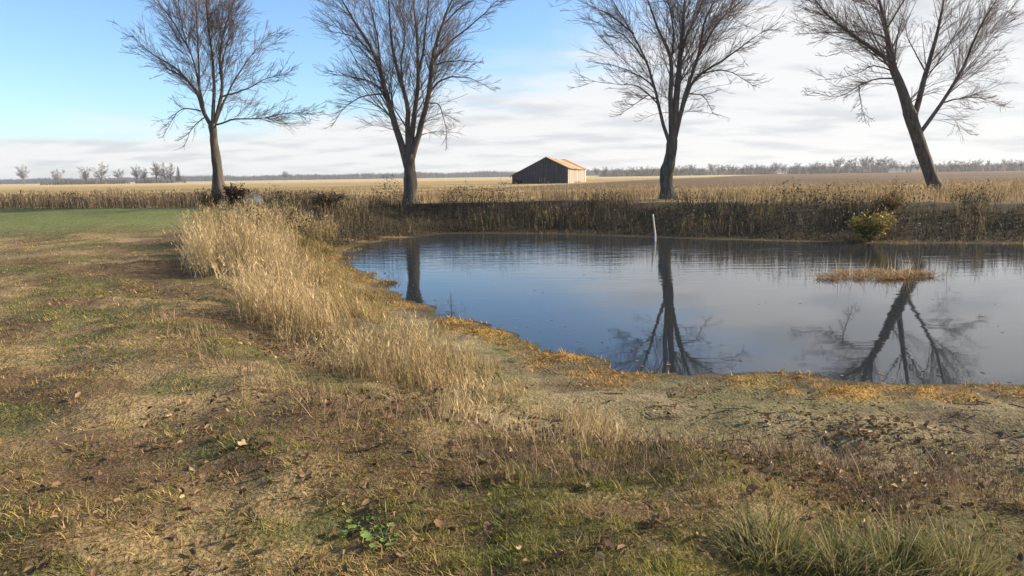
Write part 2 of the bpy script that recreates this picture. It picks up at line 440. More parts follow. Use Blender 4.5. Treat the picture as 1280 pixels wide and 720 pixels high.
# ------------------------------------------------------------------ ground sheet
def axis(lo, hi, step, mid, mstep, far, grow):
    a = list(np.arange(lo, hi, step))
    a += list(np.arange(hi, mid, mstep))
    v, s = mid, mstep
    while v < far: a.append(v); s *= grow; v += s
    a.append(far)
    return a
ys = np.array(sorted([-q for q in axis(.11, 2, .3, 8, 1, 300, 1.6)] + axis(0, 13, .11, 36, .24, 6000, 1.11)))
xr = axis(0, 9, .11, 30, .3, 5000, 1.22)
xs = np.array(sorted([-q for q in xr[1:]] + xr))
X, Y = np.meshgrid(xs, ys)
D = shore_d(X, Y); Z = height(X, Y, D)
GC = ground_colour(X, Y, D)
ny, nx = X.shape
i = np.arange(ny * nx).reshape(ny, nx)
Q = np.stack([i[:-1, :-1], i[:-1, 1:], i[1:, 1:], i[1:, :-1]], -1).reshape(-1, 4)
obj('ground', new_mesh('ground', np.stack([X, Y, Z], -1).reshape(-1, 3), Q=Q, col=GC.reshape(-1, 3)), M_ground, kind='structure')

# pond water: one sheet that runs just under the shore line
ctr = shore.mean(0)
wv = []
outl = shore + (shore - ctr) / np.linalg.norm(shore - ctr, axis=1, keepdims=True) * .6
V = np.vstack([np.c_[outl, np.zeros(len(outl))], [[ctr[0], ctr[1], 0]]])
T = [(k, (k + 1) % len(outl), len(outl)) for k in range(len(outl))]
obj('pond_water', new_mesh('pond_water', V, T=T), M_water, kind='structure')

# ------------------------------------------------------------------ barn
def box_v(x0, x1, y0, y1, z0, z1):
    v = [(x0, y0, z0), (x1, y0, z0), (x1, y1, z0), (x0, y1, z0), (x0, y0, z1), (x1, y0, z1), (x1, y1, z1), (x0, y1, z1)]
    q = [(0, 3, 2, 1), (4, 5, 6, 7), (0, 1, 5, 4), (1, 2, 6, 5), (2, 3, 7, 6), (3, 0, 4, 7)]
    return np.array(v, float), np.array(q)
M_gable = noisy('weathered_shade_boards', (.014, .017, .025), (.046, .052, .068), 2.2, .9, .2, (3, 3, .25), 5)  # weathered wood, with the gable's blue-grey shade put into the colour
M_side = noisy('weathered_pale_boards', (.19, .17, .145), (.36, .325, .28), 2.0, .9, .2, (3, 3, .2), 5)
M_roof = noisy('rusted_roof_iron', (.25, .125, .05), (.40, .25, .12), .7, .7, .1, (1, .25, 1), 6)
M_roof2 = noisy('bright_roof_iron', (.34, .235, .125), (.46, .34, .20), .8, .6, .1, (1, .25, 1), 6)
M_roof3 = noisy('dark_rusted_iron', (.17, .085, .04), (.30, .17, .08), .9, .8, .1, (1, .25, 1), 6)
def barn():
    Dm = 119.0
    corner = at_y(710, 229.2, Dm)
    gz = height(corner[0], corner[1]) - .05
    k = Dm / F
    root = thing('barn', (corner[0], corner[1], gz), 'weathered old barn with a rusty tan roof standing alone in the field', 'barn')
    a = R(-15.5)
    root.rotation_euler.z = a
    Wd = 69 * k / math.cos(a) * 1.0; Ln = 18.6
    # local: gable spans x from -Wd to 0 at y = 0; the barn runs back along +y
    xr_ = -26.5 * k / math.cos(a); hr = 33.0 * k; hR = 19.8 * k; hL = 11.2 * k
    def top(x): return hR + (hr - hR) * (x / xr_) if x > xr_ else hr + (hL - hr) * ((x - xr_) / (-Wd - xr_))
    def wall(name, board, mat, back=False, gable=True):
        w = obj(name, None, None, root) if False else None
    # gable walls: upright boards with open joints
    def boards_gable(y0, y1, nm):
        n = 34; parts = []
        for j in range(n):
            xa = -Wd + Wd * j / n + .012; xb = -Wd + Wd * (j + 1) / n - .012 - random.random() * .02
            b0 = 0.0 if random.random() > .2 else random.random() * .5
            if j in (2, 3, 5): b0 = .75 + .2 * random.random()
            off = random.uniform(-.012, .012)
            v, q = box_v(xa, xb, y0 + off, y1 + off, b0, 1)
            v[4, 2] = v[7, 2] = top(xa) - .04; v[5, 2] = v[6, 2] = top(xb) - .04
            parts.append((v, q))
        return parts
    gp = boards_gable(0, .05, 'g')
    wl_ = obj('gable_wall', new_mesh('barn_gable_frame', *[box_v(-Wd, 0, .07, .16, 1.1, 1.28)[0]], Q=box_v(0, 1, 0, 1, 0, 1)[1], flat=True), M_gable, root)
    for v, q in gp: obj('board', new_mesh('gable_board', v, Q=q, flat=True), M_gable, wl_)
    V, Q = joinq(boards_gable(Ln - .05, Ln, 'b')); obj('rear_gable_wall', new_mesh('barn_rear', V, Q=Q, flat=True), M_gable, root)
    def boards_side(x, h, n, mat, nm, lean):
        parts = []
        for j in range(n):
            ya = Ln * j / n + .015; yb = Ln * (j + 1) / n - .02
            off = random.uniform(-.02, .02)
            v, q = box_v(x - .05 + off, x + off, ya, yb, 0 if random.random() > .15 else .25, h - .06)
            parts.append((v, q))
        return parts
    sw = obj('side_wall', new_mesh('barn_side_frame', box_v(-.16, -.08, .2, Ln - .2, 1.2, 1.38)[0], Q=box_v(0, 1, 0, 1, 0, 1)[1], flat=True), M_side, root)
    for v, q in boards_side(0, hR, 26, M_side, 's', 0): obj('board', new_mesh('side_board', v, Q=q, flat=True), M_side, sw)
    V, Q = joinq(boards_side(-Wd + .05, hL, 26, M_side, 's', 0)); obj('low_side_wall', new_mesh('barn_low_side', V, Q=Q, flat=True), M_gable, root)
    v, q = box_v(-.05, .06, Ln - .5, Ln + .06, 0, hR - .02); obj('corner_board', new_mesh('barn_corner', v, Q=q, flat=True), noisy('white_corner_board', (.6, .57, .5), (.75, .72, .66), 3, .8, 0), root)
    v, q = box_v(-Wd + .3, -.3, .4, Ln - .4, .02, .05); obj('floor', new_mesh('barn_floor', v, Q=q, flat=True), M_gable, root)
    # roof: a sheet of iron per bay on both slopes
    rf = None
    nb = 9
    for s in range(2):
        x0, z0 = xr_, hr + .03
        x1, z1 = (.35, hR - .35 * (hr - hR) / abs(xr_) + .03) if s == 0 else (-Wd - .3, hL - .12)
        for j in range(nb):
            ya = -.3 + (Ln + .6) * j / nb; yb = -.3 + (Ln + .6) * (j + 1) / nb + .06
            dz = random.uniform(0, .035); sag = -.25 * math.sin(math.pi * (j + .5) / nb)
            sag2 = sag
            vv = np.array([(x0, ya, z0 + dz + sag), (x1, ya, z1 + dz + sag2 * .5), (x1, yb, z1 + dz + sag2 * .5 + .01), (x0, yb, z0 + dz + sag + .01)])
            vv2 = vv - np.array((0, 0, .05)); V = np.vstack([vv2, vv])
            q = [(3, 2, 1, 0), (4, 5, 6, 7), (0, 1, 5, 4), (1, 2, 6, 5), (2, 3, 7, 6), (3, 0, 4, 7)]
            if rf is None:
                rv, rq = box_v(xr_ - .07, xr_ + .07, -.28, Ln + .28, hr - .42, hr - .3)
                rf = obj('roof', new_mesh('barn_ridge_beam', rv, Q=rq, flat=True), M_gable, root)
            obj('roof_sheet', new_mesh('roof_sheet', V, Q=q, flat=True), (M_roof, M_roof2, M_roof3)[(0, 1, 0, 2, 1, 1, 0, 2, 1)[j]], rf)
barn()

# ------------------------------------------------------------------ bare trees
def grow(Pp, Rp, n, tmin, ang, lenf, S, rmin, rfrac, grav, up_in, jit, outc=None, tpow=1.0):
    """n children on parent paths; returns paths and radii"""
    N, Sp, _ = Pp.shape
    plen = np.linalg.norm(np.diff(Pp, axis=1), axis=2).sum(1)
    k = rng.choice(N, n, p=plen / plen.sum())
    t = tmin + (1 - tmin) * rng.random(n) ** tpow
    f = t * (Sp - 1); j = np.minimum(f.astype(int), Sp - 2); fr = (f - j)[:, None]
    p = Pp[k, j] * (1 - fr) + Pp[k, j + 1] * fr
    tan = Pp[k, j + 1] - Pp[k, j]; tan /= np.linalg.norm(tan, axis=1, keepdims=True) + 1e-9
    pr = Rp[k, j] * (1 - fr[:, 0]) + Rp[k, j + 1] * fr[:, 0]
    rnd = rng.normal(size=(n, 3))
    if outc is not None:
        o = p - outc; o[:, 2] *= .2; o /= np.linalg.norm(o, axis=1, keepdims=True) + 1e-6
        rnd = rnd + o * 1.1
    rnd -= (rnd * tan).sum(1, keepdims=True) * tan
    rnd /= np.linalg.norm(rnd, axis=1, keepdims=True) + 1e-9
    a = R(1) * (ang[0] + (ang[1] - ang[0]) * rng.random(n))[:, None]
    d = tan * np.cos(a) + rnd * np.sin(a)
    d[:, 2] += up_in; d /= np.linalg.norm(d, axis=1, keepdims=True)
    L = lenf * plen[k] * (1.05 - .6 * t) * (.55 + .75 * rng.random(n))
    r0 = np.maximum(pr * rfrac, rmin * 1.25)
    P = [p]; cur = p
    for s in range(S):
        d = d + rng.normal(size=(n, 3)) * jit
        d[:, 2] += grav * (s / S if grav > 0 else 1 - s / S)
        d /= np.linalg.norm(d, axis=1, keepdims=True)
        cur = cur + d * (L / S)[:, None]; P.append(cur)
    P = np.stack(P, 1)
    rr = np.maximum(r0[:, None] * (1 - np.linspace(0, 1, S + 1)[None] * .75), rmin)
    return P, rr

def bare_tree(label, off, sc, Dm, trunk, limbs, base_r, group='tall bare trees along the far bank', bark=None, n1=210, n2=1500, n3=9500, depth=.55, top_extra=2.2, droop=-.16):
    """trunk and limbs: crop points of the photograph -> metres at distance Dm; limbs lean in and out of that plane"""
    def w(c, dy=0.0):
        return at_y(off + c[0] / sc, c[1] / sc, Dm + dy)
    tp = [w(c) for c in trunk]
    base = tp[0].copy(); base[2] = float(height(base[0], base[1])) - .08
    root = thing('bare_tree', base, label, 'tree', group)
    tp = np.vstack([[base[0] , base[1], base[2]], tp]) if tp[0][2] - base[2] > .15 else np.vstack([base, tp[1:]])
    P = resample(tp, 14)
    t = np.linspace(0, 1, 14)
    rr = base_r * (1 - .22 * t) * (1 + .75 * np.exp(-t * 9)) * (1 + .05 * np.sin(t * 17))
    V, Q = tubes(P[None], rr[None], 14)
    jt = np.repeat(np.arange(14), 14); ja = np.tile(np.arange(14), 14)
    cen = P[jt]; V = cen + (V - cen) * (1 + .07 * np.sin(ja * 1.7 + jt * .5) + .05 * rng.normal(size=len(V)))[:, None]
    trunk_o = obj('trunk', new_mesh('trunk', V - base, Q=Q), bark or M_bark, root)
    fork = P[-1]
    Pl = []; Rl = []
    for li, lb in enumerate(limbs):
        r0, pts = lb[0], lb[1:]
        side = (-1) ** li * (.35 + .65 * random.random()) * depth
        pix = [np.array(q, float) for q in pts]
        if pix[-1][1] < 30 and pix[-1][1] > -60:          # limb that leaves the frame: let it run on to its tip
            dv = pix[-1] - pix[-2]; dv /= np.linalg.norm(dv) + 1e-6
            pix.append(pix[-1] + dv * top_extra * F / Dm * sc * random.uniform(.7, 1.1))
        W = []
        for q, c in enumerate(pix):
            run = q / (len(pix) - 1)
            W.append(w(c, side * run * run * 3.2 * (1 if q else 0)))
        Pm = resample(W, 16)
        Pm[1:] += np.cumsum(rng.normal(size=(15, 3)), 0) * .014
        tt = np.linspace(0, 1, 16)
        rad = np.maximum(r0 * (.74 if r0 > .1 else .58) * (1 - tt) ** .95, .010)
        Pl.append(Pm); Rl.append(rad)
        V, Q = tubes(Pm[None], rad[None], 9)
        obj('limb', new_mesh('limb', V - base, Q=Q), M_limb, root)
    Pl = np.array(Pl); Rl = np.array(Rl)
    c0 = np.array((fork[0], fork[1], 0))
    a = grow(Pl, Rl, n1, .22, (20, 44), .44, 8, .007, .24, .08, .04, .04, c0)
    low = grow(Pl, Rl, int(n1 * .55), .10, (35, 70), .27, 8, .006, .12, droop, .16, .035, c0, 1.3)
    P1 = np.concatenate([a[0], low[0]]); R1 = np.concatenate([a[1], low[1]])
    P2, R2 = grow(np.concatenate([P1]), R1, n2, .10, (16, 42), .55, 5, .0050, .42, .03, .02, .05, c0)
    P2b, R2b = grow(Pl, Rl, n2 // 3, .3, (22, 55), .17, 5, .005, .12, .06, .08, .06, c0)
    P2c = np.concatenate([P2, P2b]); R2c = np.concatenate([R2, R2b])
    P3, R3 = grow(P2c, R2c, n3, .1, (14, 40), .58, 3, .0034, .55, .03, .02, .06, None)
    V, Q = joinq([tubes(P1, R1, 5), tubes(P2c, R2c, 4), tubes(P3, R3, 3)])
    obj('crown', new_mesh('crown', V - base, Q=Q), M_twig, root)
    return root

S1 = 2.485
TREE_D = 30.0
bare_tree('slim bare tree beside the mown green lawn, dark bush at its foot', 159, S1, 31.0,
    [(287, 630), (281, 540), (277, 500), (270, 440), (266, 400), (264, 385)],
    [(.135, (264, 395), (235, 340), (215, 285), (170, 230), (120, 190), (60, 150), (15, 100)),
     (.12, (266, 395), (270, 300), (265, 200), (250, 100), (245, 0)),
     (.10, (240, 350), (222, 270), (205, 190), (175, 100), (160, 0)),
     (.12, (268, 390), (290, 290), (285, 190), (300, 90), (330, 0)),
     (.10, (272, 390), (310, 300), (350, 230), (400, 160), (450, 105)),
     (.075, (275, 388), (340, 370), (420, 365), (500, 352), (570, 352)),
     (.09, (225, 300), (215, 150), (208, 0)),
     (.07, (296, 300), (370, 275), (430, 240), (490, 225)),
     (.06, (228, 345), (180, 335), (140, 365), (112, 425)),
     (.06, (180, 240), (120, 215), (60, 205)),
     (.07, (285, 230), (320, 130), (370, 30)),
     (.06, (190, 150), (140, 70), (90, 0)),
     (.05, (245, 360), (205, 400), (180, 450))], .205, n1=230, n2=1500, n3=9000)
bare_tree('broad bare tree with three thick upright limbs above the pond corner', 380, S1, TREE_D,
    [(330, 625), (331, 570), (329, 535), (326, 505), (325, 480)],
    [(.235, (322, 520), (297, 440), (268, 340), (245, 250), (215, 160), (165, 80), (120, 0)),
     (.185, (326, 500), (322, 400), (318, 320), (290, 220), (270, 120), (262, 0)),
     (.19, (331, 500), (338, 380), (352, 270), (350, 150), (335, 0)),
     (.20, (334, 495), (360, 400), (385, 300), (400, 180), (430, 80), (462, 0)),
     (.085, (262, 320), (215, 262), (150, 240), (85, 232)),
     (.065, (255, 290), (190, 300), (135, 330), (90, 395)),
     (.085, (388, 290), (440, 240), (510, 240), (595, 285)),
     (.09, (402, 190), (450, 130), (520, 70), (575, 15)),
     (.085, (218, 165), (150, 110), (60, 90)),
     (.10, (352, 250), (375, 150), (395, 0)),
     (.09, (316, 320), (300, 200), (312, 100), (300, 0)),
     (.09, (240, 235), (228, 130), (195, 0)),
     (.06, (385, 320), (420, 330), (440, 400), (440, 470)),
     (.06, (405, 200), (470, 190), (560, 200)),
     (.06, (322, 400), (280, 330), (260, 240), (215, 210)),
     (.07, (430, 80), (480, 30), (540, 0))], .30)
M_bark_g = noisy('mossy_bark', (.034, .033, .027), (.115, .112, .085), 8, .9, .8, (1, 1, .25), 8, .03)
bare_tree('bare tree with mossy trunk standing above the dark bank behind the stake', 700, S1, TREE_D,
    [(336, 625), (333, 585), (331, 540), (341, 495), (347, 455), (348, 425)],
    [(.115, (342, 450), (318, 370), (300, 290), (270, 190), (225, 100), (165, 0)),
     (.17, (347, 440), (345, 300), (345, 180), (310, 100), (275, 0)),
     (.23, (351, 445), (362, 300), (370, 180), (380, 80), (385, -20)),
     (.13, (355, 440), (385, 320), (420, 240), (500, 180), (580, 120), (640, 80)),
     (.13, (357, 430), (385, 300), (425, 180), (440, 80), (470, 0)),
     (.065, (425, 232), (520, 220), (610, 275)),
     (.07, (296, 275), (250, 240), (180, 210), (75, 190)),
     (.075, (272, 195), (200, 120), (110, 75)),
     (.08, (428, 180), (480, 80), (565, 0)),
     (.09, (342, 200), (350, 100), (330, 0)),
     (.06, (310, 330), (250, 270), (190, 260), (60, 245)),
     (.07, (230, 105), (160, 50), (90, 20)),
     (.06, (395, 290), (450, 300), (480, 350)),
     (.055, (306, 310), (270, 300), (225, 335), (190, 370)),
     (.09, (376, 150), (420, 60), (445, -10))], .28, bark=M_bark_g)
bare_tree('bare tree leaning over the pond beyond the yellow shrub', 930, 2.4, 31.0,
    [(585, 600), (565, 540), (530, 440), (500, 350), (490, 320)],
    [(.335, (503, 365), (475, 275), (442, 180), (430, 100), (405, 0)),
     (.13, (442, 185), (370, 135), (310, 90), (250, 40), (205, -10)),
     (.07, (455, 235), (400, 235), (350, 255), (280, 290), (185, 272)),
     (.06, (448, 212), (390, 200), (330, 225), (240, 245)),
     (.19, (505, 375), (540, 240), (575, 120), (600, 0)),
     (.13, (520, 410), (590, 310), (660, 200), (700, 100), (760, 0)),
     (.07, (432, 120), (380, 95), (300, 95), (160, 100)),
     (.08, (425, 90), (470, 20), (490, -20)),
     (.07, (590, 310), (680, 290), (780, 310)),
     (.06, (548, 220), (500, 120), (480, 40)),
     (.05, (345, 255), (345, 300), (358, 365)),
     (.06, (430, 105), (400, 30), (350, -5))], .29)

# ------------------------------------------------------------------ far trees and woods
def far_tree_mesh(h, spread, seed, twigs=800):
    P0 = np.zeros((5, 9, 3)); R0 = np.zeros((5, 9))
    for j in range(5):
        a = j * 1.256 + rng.random(); s = np.linspace(0, 1, 9)
        out = spread * h * (.12 if j == 0 else .38) * np.maximum(0, s - .2) ** 1.2
        P0[j] = np.stack([np.cos(a) * out, np.sin(a) * out, s * h * (.95 if j == 0 else .7 + .2 * rng.random())], 1)
        R0[j] = h * .018 * (1 - s * .85)
    c0 = np.zeros(3)
    P1, R1 = grow(P0, R0, 70, .3, (25, 65), .40, 5, h * .0045, .55, .02, .12, .08, c0)
    P2, R2 = grow(P1, R1, twigs, .15, (20, 60), .42, 3, h * .0042, .6, .03, .05, .1, c0)
    return joinq([tubes(P0, R0, 5)]), joinq([tubes(P1, R1, 3), tubes(P2, R2, 3)])
far_var = []
for q in range(4):
    t_, c_ = far_tree_mesh(10.0, (.9, 1.1, .75, 1.25)[q], q)
    far_var.append((new_mesh('far_trunk', t_[0], Q=t_[1]), new_mesh('far_crown', c_[0], Q=c_[1])))
for a_, b_ in far_var: a_.materials.append(M_fartwig); b_.materials.append(M_fartwig)
def far_tree(px, top_y, Dm, label, group, name='distant_tree', wide=1.0):
    base = at_y(px, 230, Dm)
    z = float(height(np.array([base[0]]), np.array([base[1]]))[0]) - .1
    top = at_y(px, top_y, Dm)
    h = max(top[2] - z, 2)
    root = thing(name, (base[0], base[1], z), label, 'tree', group)
    v = random.choice(far_var)
    for nm, me in (('trunk', v[0]), ('crown', v[1])):
        o = obj(nm, me, None, root)
    s = h / 9.6
    root.scale = (s * wide, s * wide, s); root.rotation_euler.z = random.random() * 6.28
    return root
for px, ty in ((172, 208), (181, 211), (196, 204), (207, 204), (214, 209)):
    far_tree(px, ty, 430, 'grey bare tree in the cluster beside the lone conifer across the field', 'bare trees beside the far conifer')
for px, ty in ((150, 212), (128, 206), (108, 209), (74, 212), (30, 208), (357, 214)):
    far_tree(px, ty, 520, 'distant bare tree on the far edge of the tan field', 'bare trees on the edge of the tan field')
for k in range(64):
    px = 748 + k * 8.6 + random.uniform(-4, 4)
    if px < 960: ty = 208.5 - (px - 748) * .014 + random.uniform(-2.5, 3)
    elif px < 1040: ty = 205 + random.uniform(-2, 3)
    elif px < 1118: ty = 197.5 + random.uniform(-1, 3)
    else: ty = 203 - (px - 1118) * .014 + random.uniform(-3, 3)
    far_tree(px, ty, random.uniform(470, 560), 'small grey bare tree in the row along the far side of the brown field', 'bare trees across the ploughed field', wide=1.25)
# scrub that ties the far rows together
def hedge(n, pa, pb, da, db, hl, hh, label):
    px = rng.uniform(pa, pb, n); Dm = rng.uniform(da, db, n); xw = (px - 640) / F * Dm
    keep = fbm(px, px * 0, .035, 3, 61) + rng.random(n) * .25 > .48
    px, Dm, xw = px[keep], Dm[keep], xw[keep]; n = len(px)
    hs = rng.uniform(hl, hh, n) * (.45 + 1.0 * fbm(px, px * 0, .05, 3, 62))
    V, T, C, _ = blades(np.stack([xw, Dm, height(xw, Dm) - .05], 1), hs, rng.uniform(.25, .7, n), rng.random(n) * 6.28, rng.random(n) * .5, rng.random(n) * .7, pick([(.13, .115, .10), (.17, .145, .125), (.09, .085, .06), (.20, .16, .11)], [3, 3, 1, .6], n), facing=rng.normal(size=n) * .5)
    obj('distant_scrub', new_mesh('distant_scrub', V, T=T, col=C), M_weed, kind='stuff', label=label, category='scrub')
hedge(9000, 742, 1340, 460, 560, 2.0, 6.5, 'grey brown scrub beneath the tree row across the ploughed field')
hedge(1500, 60, 240, 425, 540, 1.5, 5.0, 'grey scrub around the conifer and bare trees across the tan field')
# conifers
def conifer(px, top_y, Dm, label, group=None):
    base = at_y(px, 230, Dm); z = float(height(np.array([base[0]]), np.array([base[1]]))[0]) - .1
    h = at_y(px, top_y, Dm)[2] - z
    root = thing('conifer', (base[0], base[1], z), label, 'tree', group)
    V, Q = tubes(np.array([[(0, 0, 0), (0, 0, h * .5), (0, 0, h * .97)]], float), np.array([[h * .02, h * .014, .02]]), 6)
    obj('trunk', new_mesh('conifer_trunk', V, Q=Q), M_fartwig, root)
    n = 1500; t = rng.random(n) ** .8; a = rng.random(n) * math.tau
    P = np.stack([np.zeros(n), np.zeros(n), h * (.08 + .9 * t)], 1)
    L = h * .27 * (1 - t) * (.6 + .6 * rng.random(n)) + .15
    V, T, C, _ = blades(P, L, np.full(n, h * .05), a, np.full(n, 1.5), np.full(n, .35), pick([(.035, .05, .03), (.05, .06, .04)], [1, 1], n))
    obj('crown', new_mesh('conifer_crown', V, T=T, col=C), M_weed, root)
conifer(224, 207, 430, 'lone dark green conifer standing next to grey bare trees across the field')
conifer(1003, 207, 480, 'small dark conifer among the bare trees across the brown field', 'dark conifers across the ploughed field')
conifer(928, 208.5, 480, 'small dark conifer among the bare trees across the brown field', 'dark conifers across the ploughed field')
# woods on the skyline: one mass nobody could count
parts = []
n = 3400
px = rng.uniform(-80, 1360, n); Dm = rng.uniform(1150, 1500, n)
xw = (px - 640) / F * Dm
hh = 7.5 + 5 * fbm(px, px * 0, .02, 3, 60) + 2.5 * rng.random(n)
hh = np.where((px > 590) & (px < 640), hh * 1.1, hh)
tvp = []
for k in range(7):
    P = np.stack([xw + rng.normal(size=n) * 2.0, Dm + rng.normal(size=n) * 3, np.full(n, .4)], 1)
    V, T, C, _ = blades(P, hh * (.65 + .4 * rng.random(n)), np.full(n, 2.6), rng.random(n) * 6.28, rng.random(n) * .35, rng.random(n) * .5, pick([(.15, .135, .13), (.19, .165, .155), (.12, .115, .105)], [3, 2, 1], n, .15), facing=np.zeros(n), segs=2)
    parts.append((V, T, C))
V, T, C = join(parts)
obj('distant_wood', new_mesh('distant_wood', V, T=T, col=C), leafy('far_wood', 0, .9), kind='stuff', label='low grey band of leafless woods along the skyline', category='wood')

# ------------------------------------------------------------------ far bank: brush, weeds, field stubble
def sample(n, xa, xb, ya, yb):
    return rng.uniform(xa, xb, n), rng.uniform(ya, yb, n)
def zpts(x, y, d=None, dz=-.01):
    return np.stack([x, y, height(x, y, d) + dz], 1)
leaf_t = [(0, -.5, 0), (.32, -.1, .06), (0, .55, -.03), (-.32, -.1, .06)]
leaf_f = [(0, 1, 2), (0, 2, 3)]
# bramble on the slope: dark brown-green leaves, bank shade mixed into the colours
x, y = sample(125000, -9, 36, 15, 29.5); d = shore_d(x, y)
bn = fbm(x, y, .7, 3, 70)
ok = (d > .35) & (d < np.maximum(2.5, 2.9 + (fbm(x, y, .4, 3, 73) - .45) * 9)) & ((y > 18.5) | (x > 9)) & (y > np.where(x > 9, 14.5, 17)) & (rng.random(len(x)) < .35 + bn)
x, y, d, bn = x[ok], y[ok], d[ok], bn[ok]
hmax = .08 + .75 * smooth(.3, .7, fbm(x, y, .45, 2, 72)) * smooth(.3, 1.2, d) * (.4 + bn)
hmax = hmax + .55 * smooth(.52, .68, fbm(x, y, .8, 2, 74)) * smooth(.8, 2.0, d)
P = zpts(x, y, d); P[:, 2] += hmax * rng.random(len(x)) ** .7
c = pick([(.030, .026, .016), (.042, .030, .019), (.026, .034, .014), (.065, .045, .026)], [4, 3, 3, 1], len(x), .3)
lf = scatter(leaf_t, leaf_f, P, rand_rot(len(x), 1.2), rng.uniform(.035, .085, len(x)), c)
x, y = sample(32000, -9, 36, 15, 29.5); d = shore_d(x, y); bn = fbm(x, y, .7, 3, 70)
ok = (d > .3) & (d < np.maximum(2.8, 3.2 + (fbm(x, y, .4, 3, 73) - .45) * 9)) & (y > np.where(x > 9, 14.5, 17))
x, y, d, bn = x[ok], y[ok], d[ok], bn[ok]; n = len(x)
c = pick([(.055, .042, .027), (.038, .031, .020), (.15, .11, .06), (.034, .042, .018)], [4, 3, 2, 2], n, .3)
st = blades(zpts(x, y, d), (.2 + .4 * rng.random(n)) * (.5 + bn) * smooth(.2, 1.0, d) + .08, rng.uniform(.010, .024, n), rng.random(n) * 6.28, rng.random(n) * .3, rng.random(n) * .8, c)[:3]
V, T, C = join([lf, st])
obj('bank_brush', new_mesh('bank_brush', V, T=T, col=C), M_weed, kind='stuff', label='dark tangled brush covering the steep far bank', category='brush')
# pale edging of dead grass at the waterline below the brush
x, y = sample(26000, -8, 34, 14, 25); d = shore_d(x, y)
ok = (d > -.05) & (d < .55) & (y > 15.5) & (fbm(x, y, .6, 3, 77) > .42)
x, y, d = x[ok], y[ok], d[ok]; n = len(x)
V, T, C, _ = blades(zpts(x, y, d), rng.uniform(.08, .28, n), rng.uniform(.010, .02, n), rng.random(n) * 6.28, rng.random(n) * 1.0, rng.random(n) * .8, pick([(.25, .18, .085), (.17, .12, .06), (.12, .10, .045)], [2, 2, 1], n))
obj('waterline_grass', new_mesh('waterline_grass', V, T=T, col=C), M_weed, kind='stuff', label='pale dead grass at the waterline under the dark brush', category='grass')

# standing dead weeds along the top of the bank and across the field margin
def weeds(n, xa, xb, ya, yb, test, hl, hh, wl_, wh, cols, wts, heads=True):
    x, y = sample(n, xa, xb, ya, yb); d = shore_d(x, y); ok = test(x, y, d)
    x, y, d = x[ok], y[ok], d[ok]; n = len(x)
    pt = .55 + .9 * fbm(x, y, .35, 3, 80)
    h = rng.uniform(hl, hh, n) * pt
    c = pick(cols, wts, n)
    a = rng.random(n) * 6.28
    V, T, C, tip = blades(zpts(x, y, d), h, rng.uniform(wl_, wh, n), a, rng.random(n) * .18, rng.random(n) * .35, c)
    out = [(V, T, C)]
    if heads:
        k = rng.random(n) < .6
        for q in range(3):
            m = k.sum()
            Pq = tip[k] - np.stack([np.zeros(m), np.zeros(m), h[k] * rng.uniform(.0, .35, m)], 1)
            out.append(blades(Pq, h[k] * .2, np.full(m, wh * 1.1), rng.random(m) * 6.28, rng.uniform(.2, .9, m), rng.random(m) * .6, c[k] * 1.15, segs=1)[:3])
    return join(out)
tw = [(.34, .25, .135), (.26, .185, .10), (.18, .125, .075), (.40, .31, .17)]
A = weeds(60000, -34, 40, 24, 44, lambda x, y, d: (d > 2.3 + (fbm(x, y, .4, 3, 73) - .45) * 8 + fbm(x, y, .6, 2, 3) * 1.0) & (y > np.where(x < -9, 31.0, 24.2)) & (y < 37 + 6 * fbm(x, y, .2, 2, 15)) & (rng.random(len(x)) < smooth(.25, .6, fbm(x, y, .5, 3, 16))), .18, .52, .014, .028, tw, [3, 3, 2, 1])
obj('field_margin_weeds', new_mesh('field_margin_weeds', *A[:1], T=A[1], col=A[2]), M_dry, kind='stuff', label='tan dead weeds standing along the field margin behind the pond', category='weeds')
B = weeds(22000, -9, 36, 16, 29, lambda x, y, d: (d > .5) & (d < 3.6) & (fbm(x, y, .9, 3, 76) > .585) & (y > 17.5), .3, .75, .014, .026, [(.22, .16, .085), (.14, .10, .058), (.10, .095, .04)], [2, 3, 2])
obj('bank_weeds', new_mesh('bank_weeds', B[0], T=B[1], col=B[2]), M_dry, kind='stuff', label='patches of tan weed stalks growing out of the dark brush on the far bank', category='weeds')
A = weeds(17000, -40, -8.0, 24, 36, lambda x, y, d: (d > 3.5) & (y > np.where(x < -10.5, 28.3, 25.2)), .2, .62, .016, .03, [(.16, .115, .075), (.10, .075, .05), (.22, .16, .10), (.07, .07, .035)], [3, 3, 1.5, 2])
obj('lawn_edge_weeds', new_mesh('lawn_edge_weeds', A[0], T=A[1], col=A[2]), M_weed, kind='stuff', label='grey brown weeds bordering the far edge of the green lawn', category='weeds')
A = weeds(30000, -75, 85, 44, 105, lambda x, y, d: (dirt_w(x, y) < .4) & (fbm(x, y * 2, .06, 3, 17) > .42), .12, .34, .03, .07, [(.38, .28, .13), (.30, .22, .11), (.24, .17, .09)], [3, 2, 1], heads=False)
obj('field_stubble', new_mesh('field_stubble', A[0], T=A[1], col=A[2]), M_dry, kind='stuff', label='golden stubble standing in the flat field before the barn', category='stubble')
A = weeds(5000, 5, 95, 46, 100, lambda x, y, d: dirt_w(x, y) > .6, .12, .3, .03, .07, [(.20, .145, .09), (.26, .19, .11)], [2, 1], heads=False)
obj('ploughed_field_trash', new_mesh('ploughed_field_trash', A[0], T=A[1], col=A[2]), M_dry, kind='stuff', label='sparse brown crop trash on the ploughed field', category='stubble')

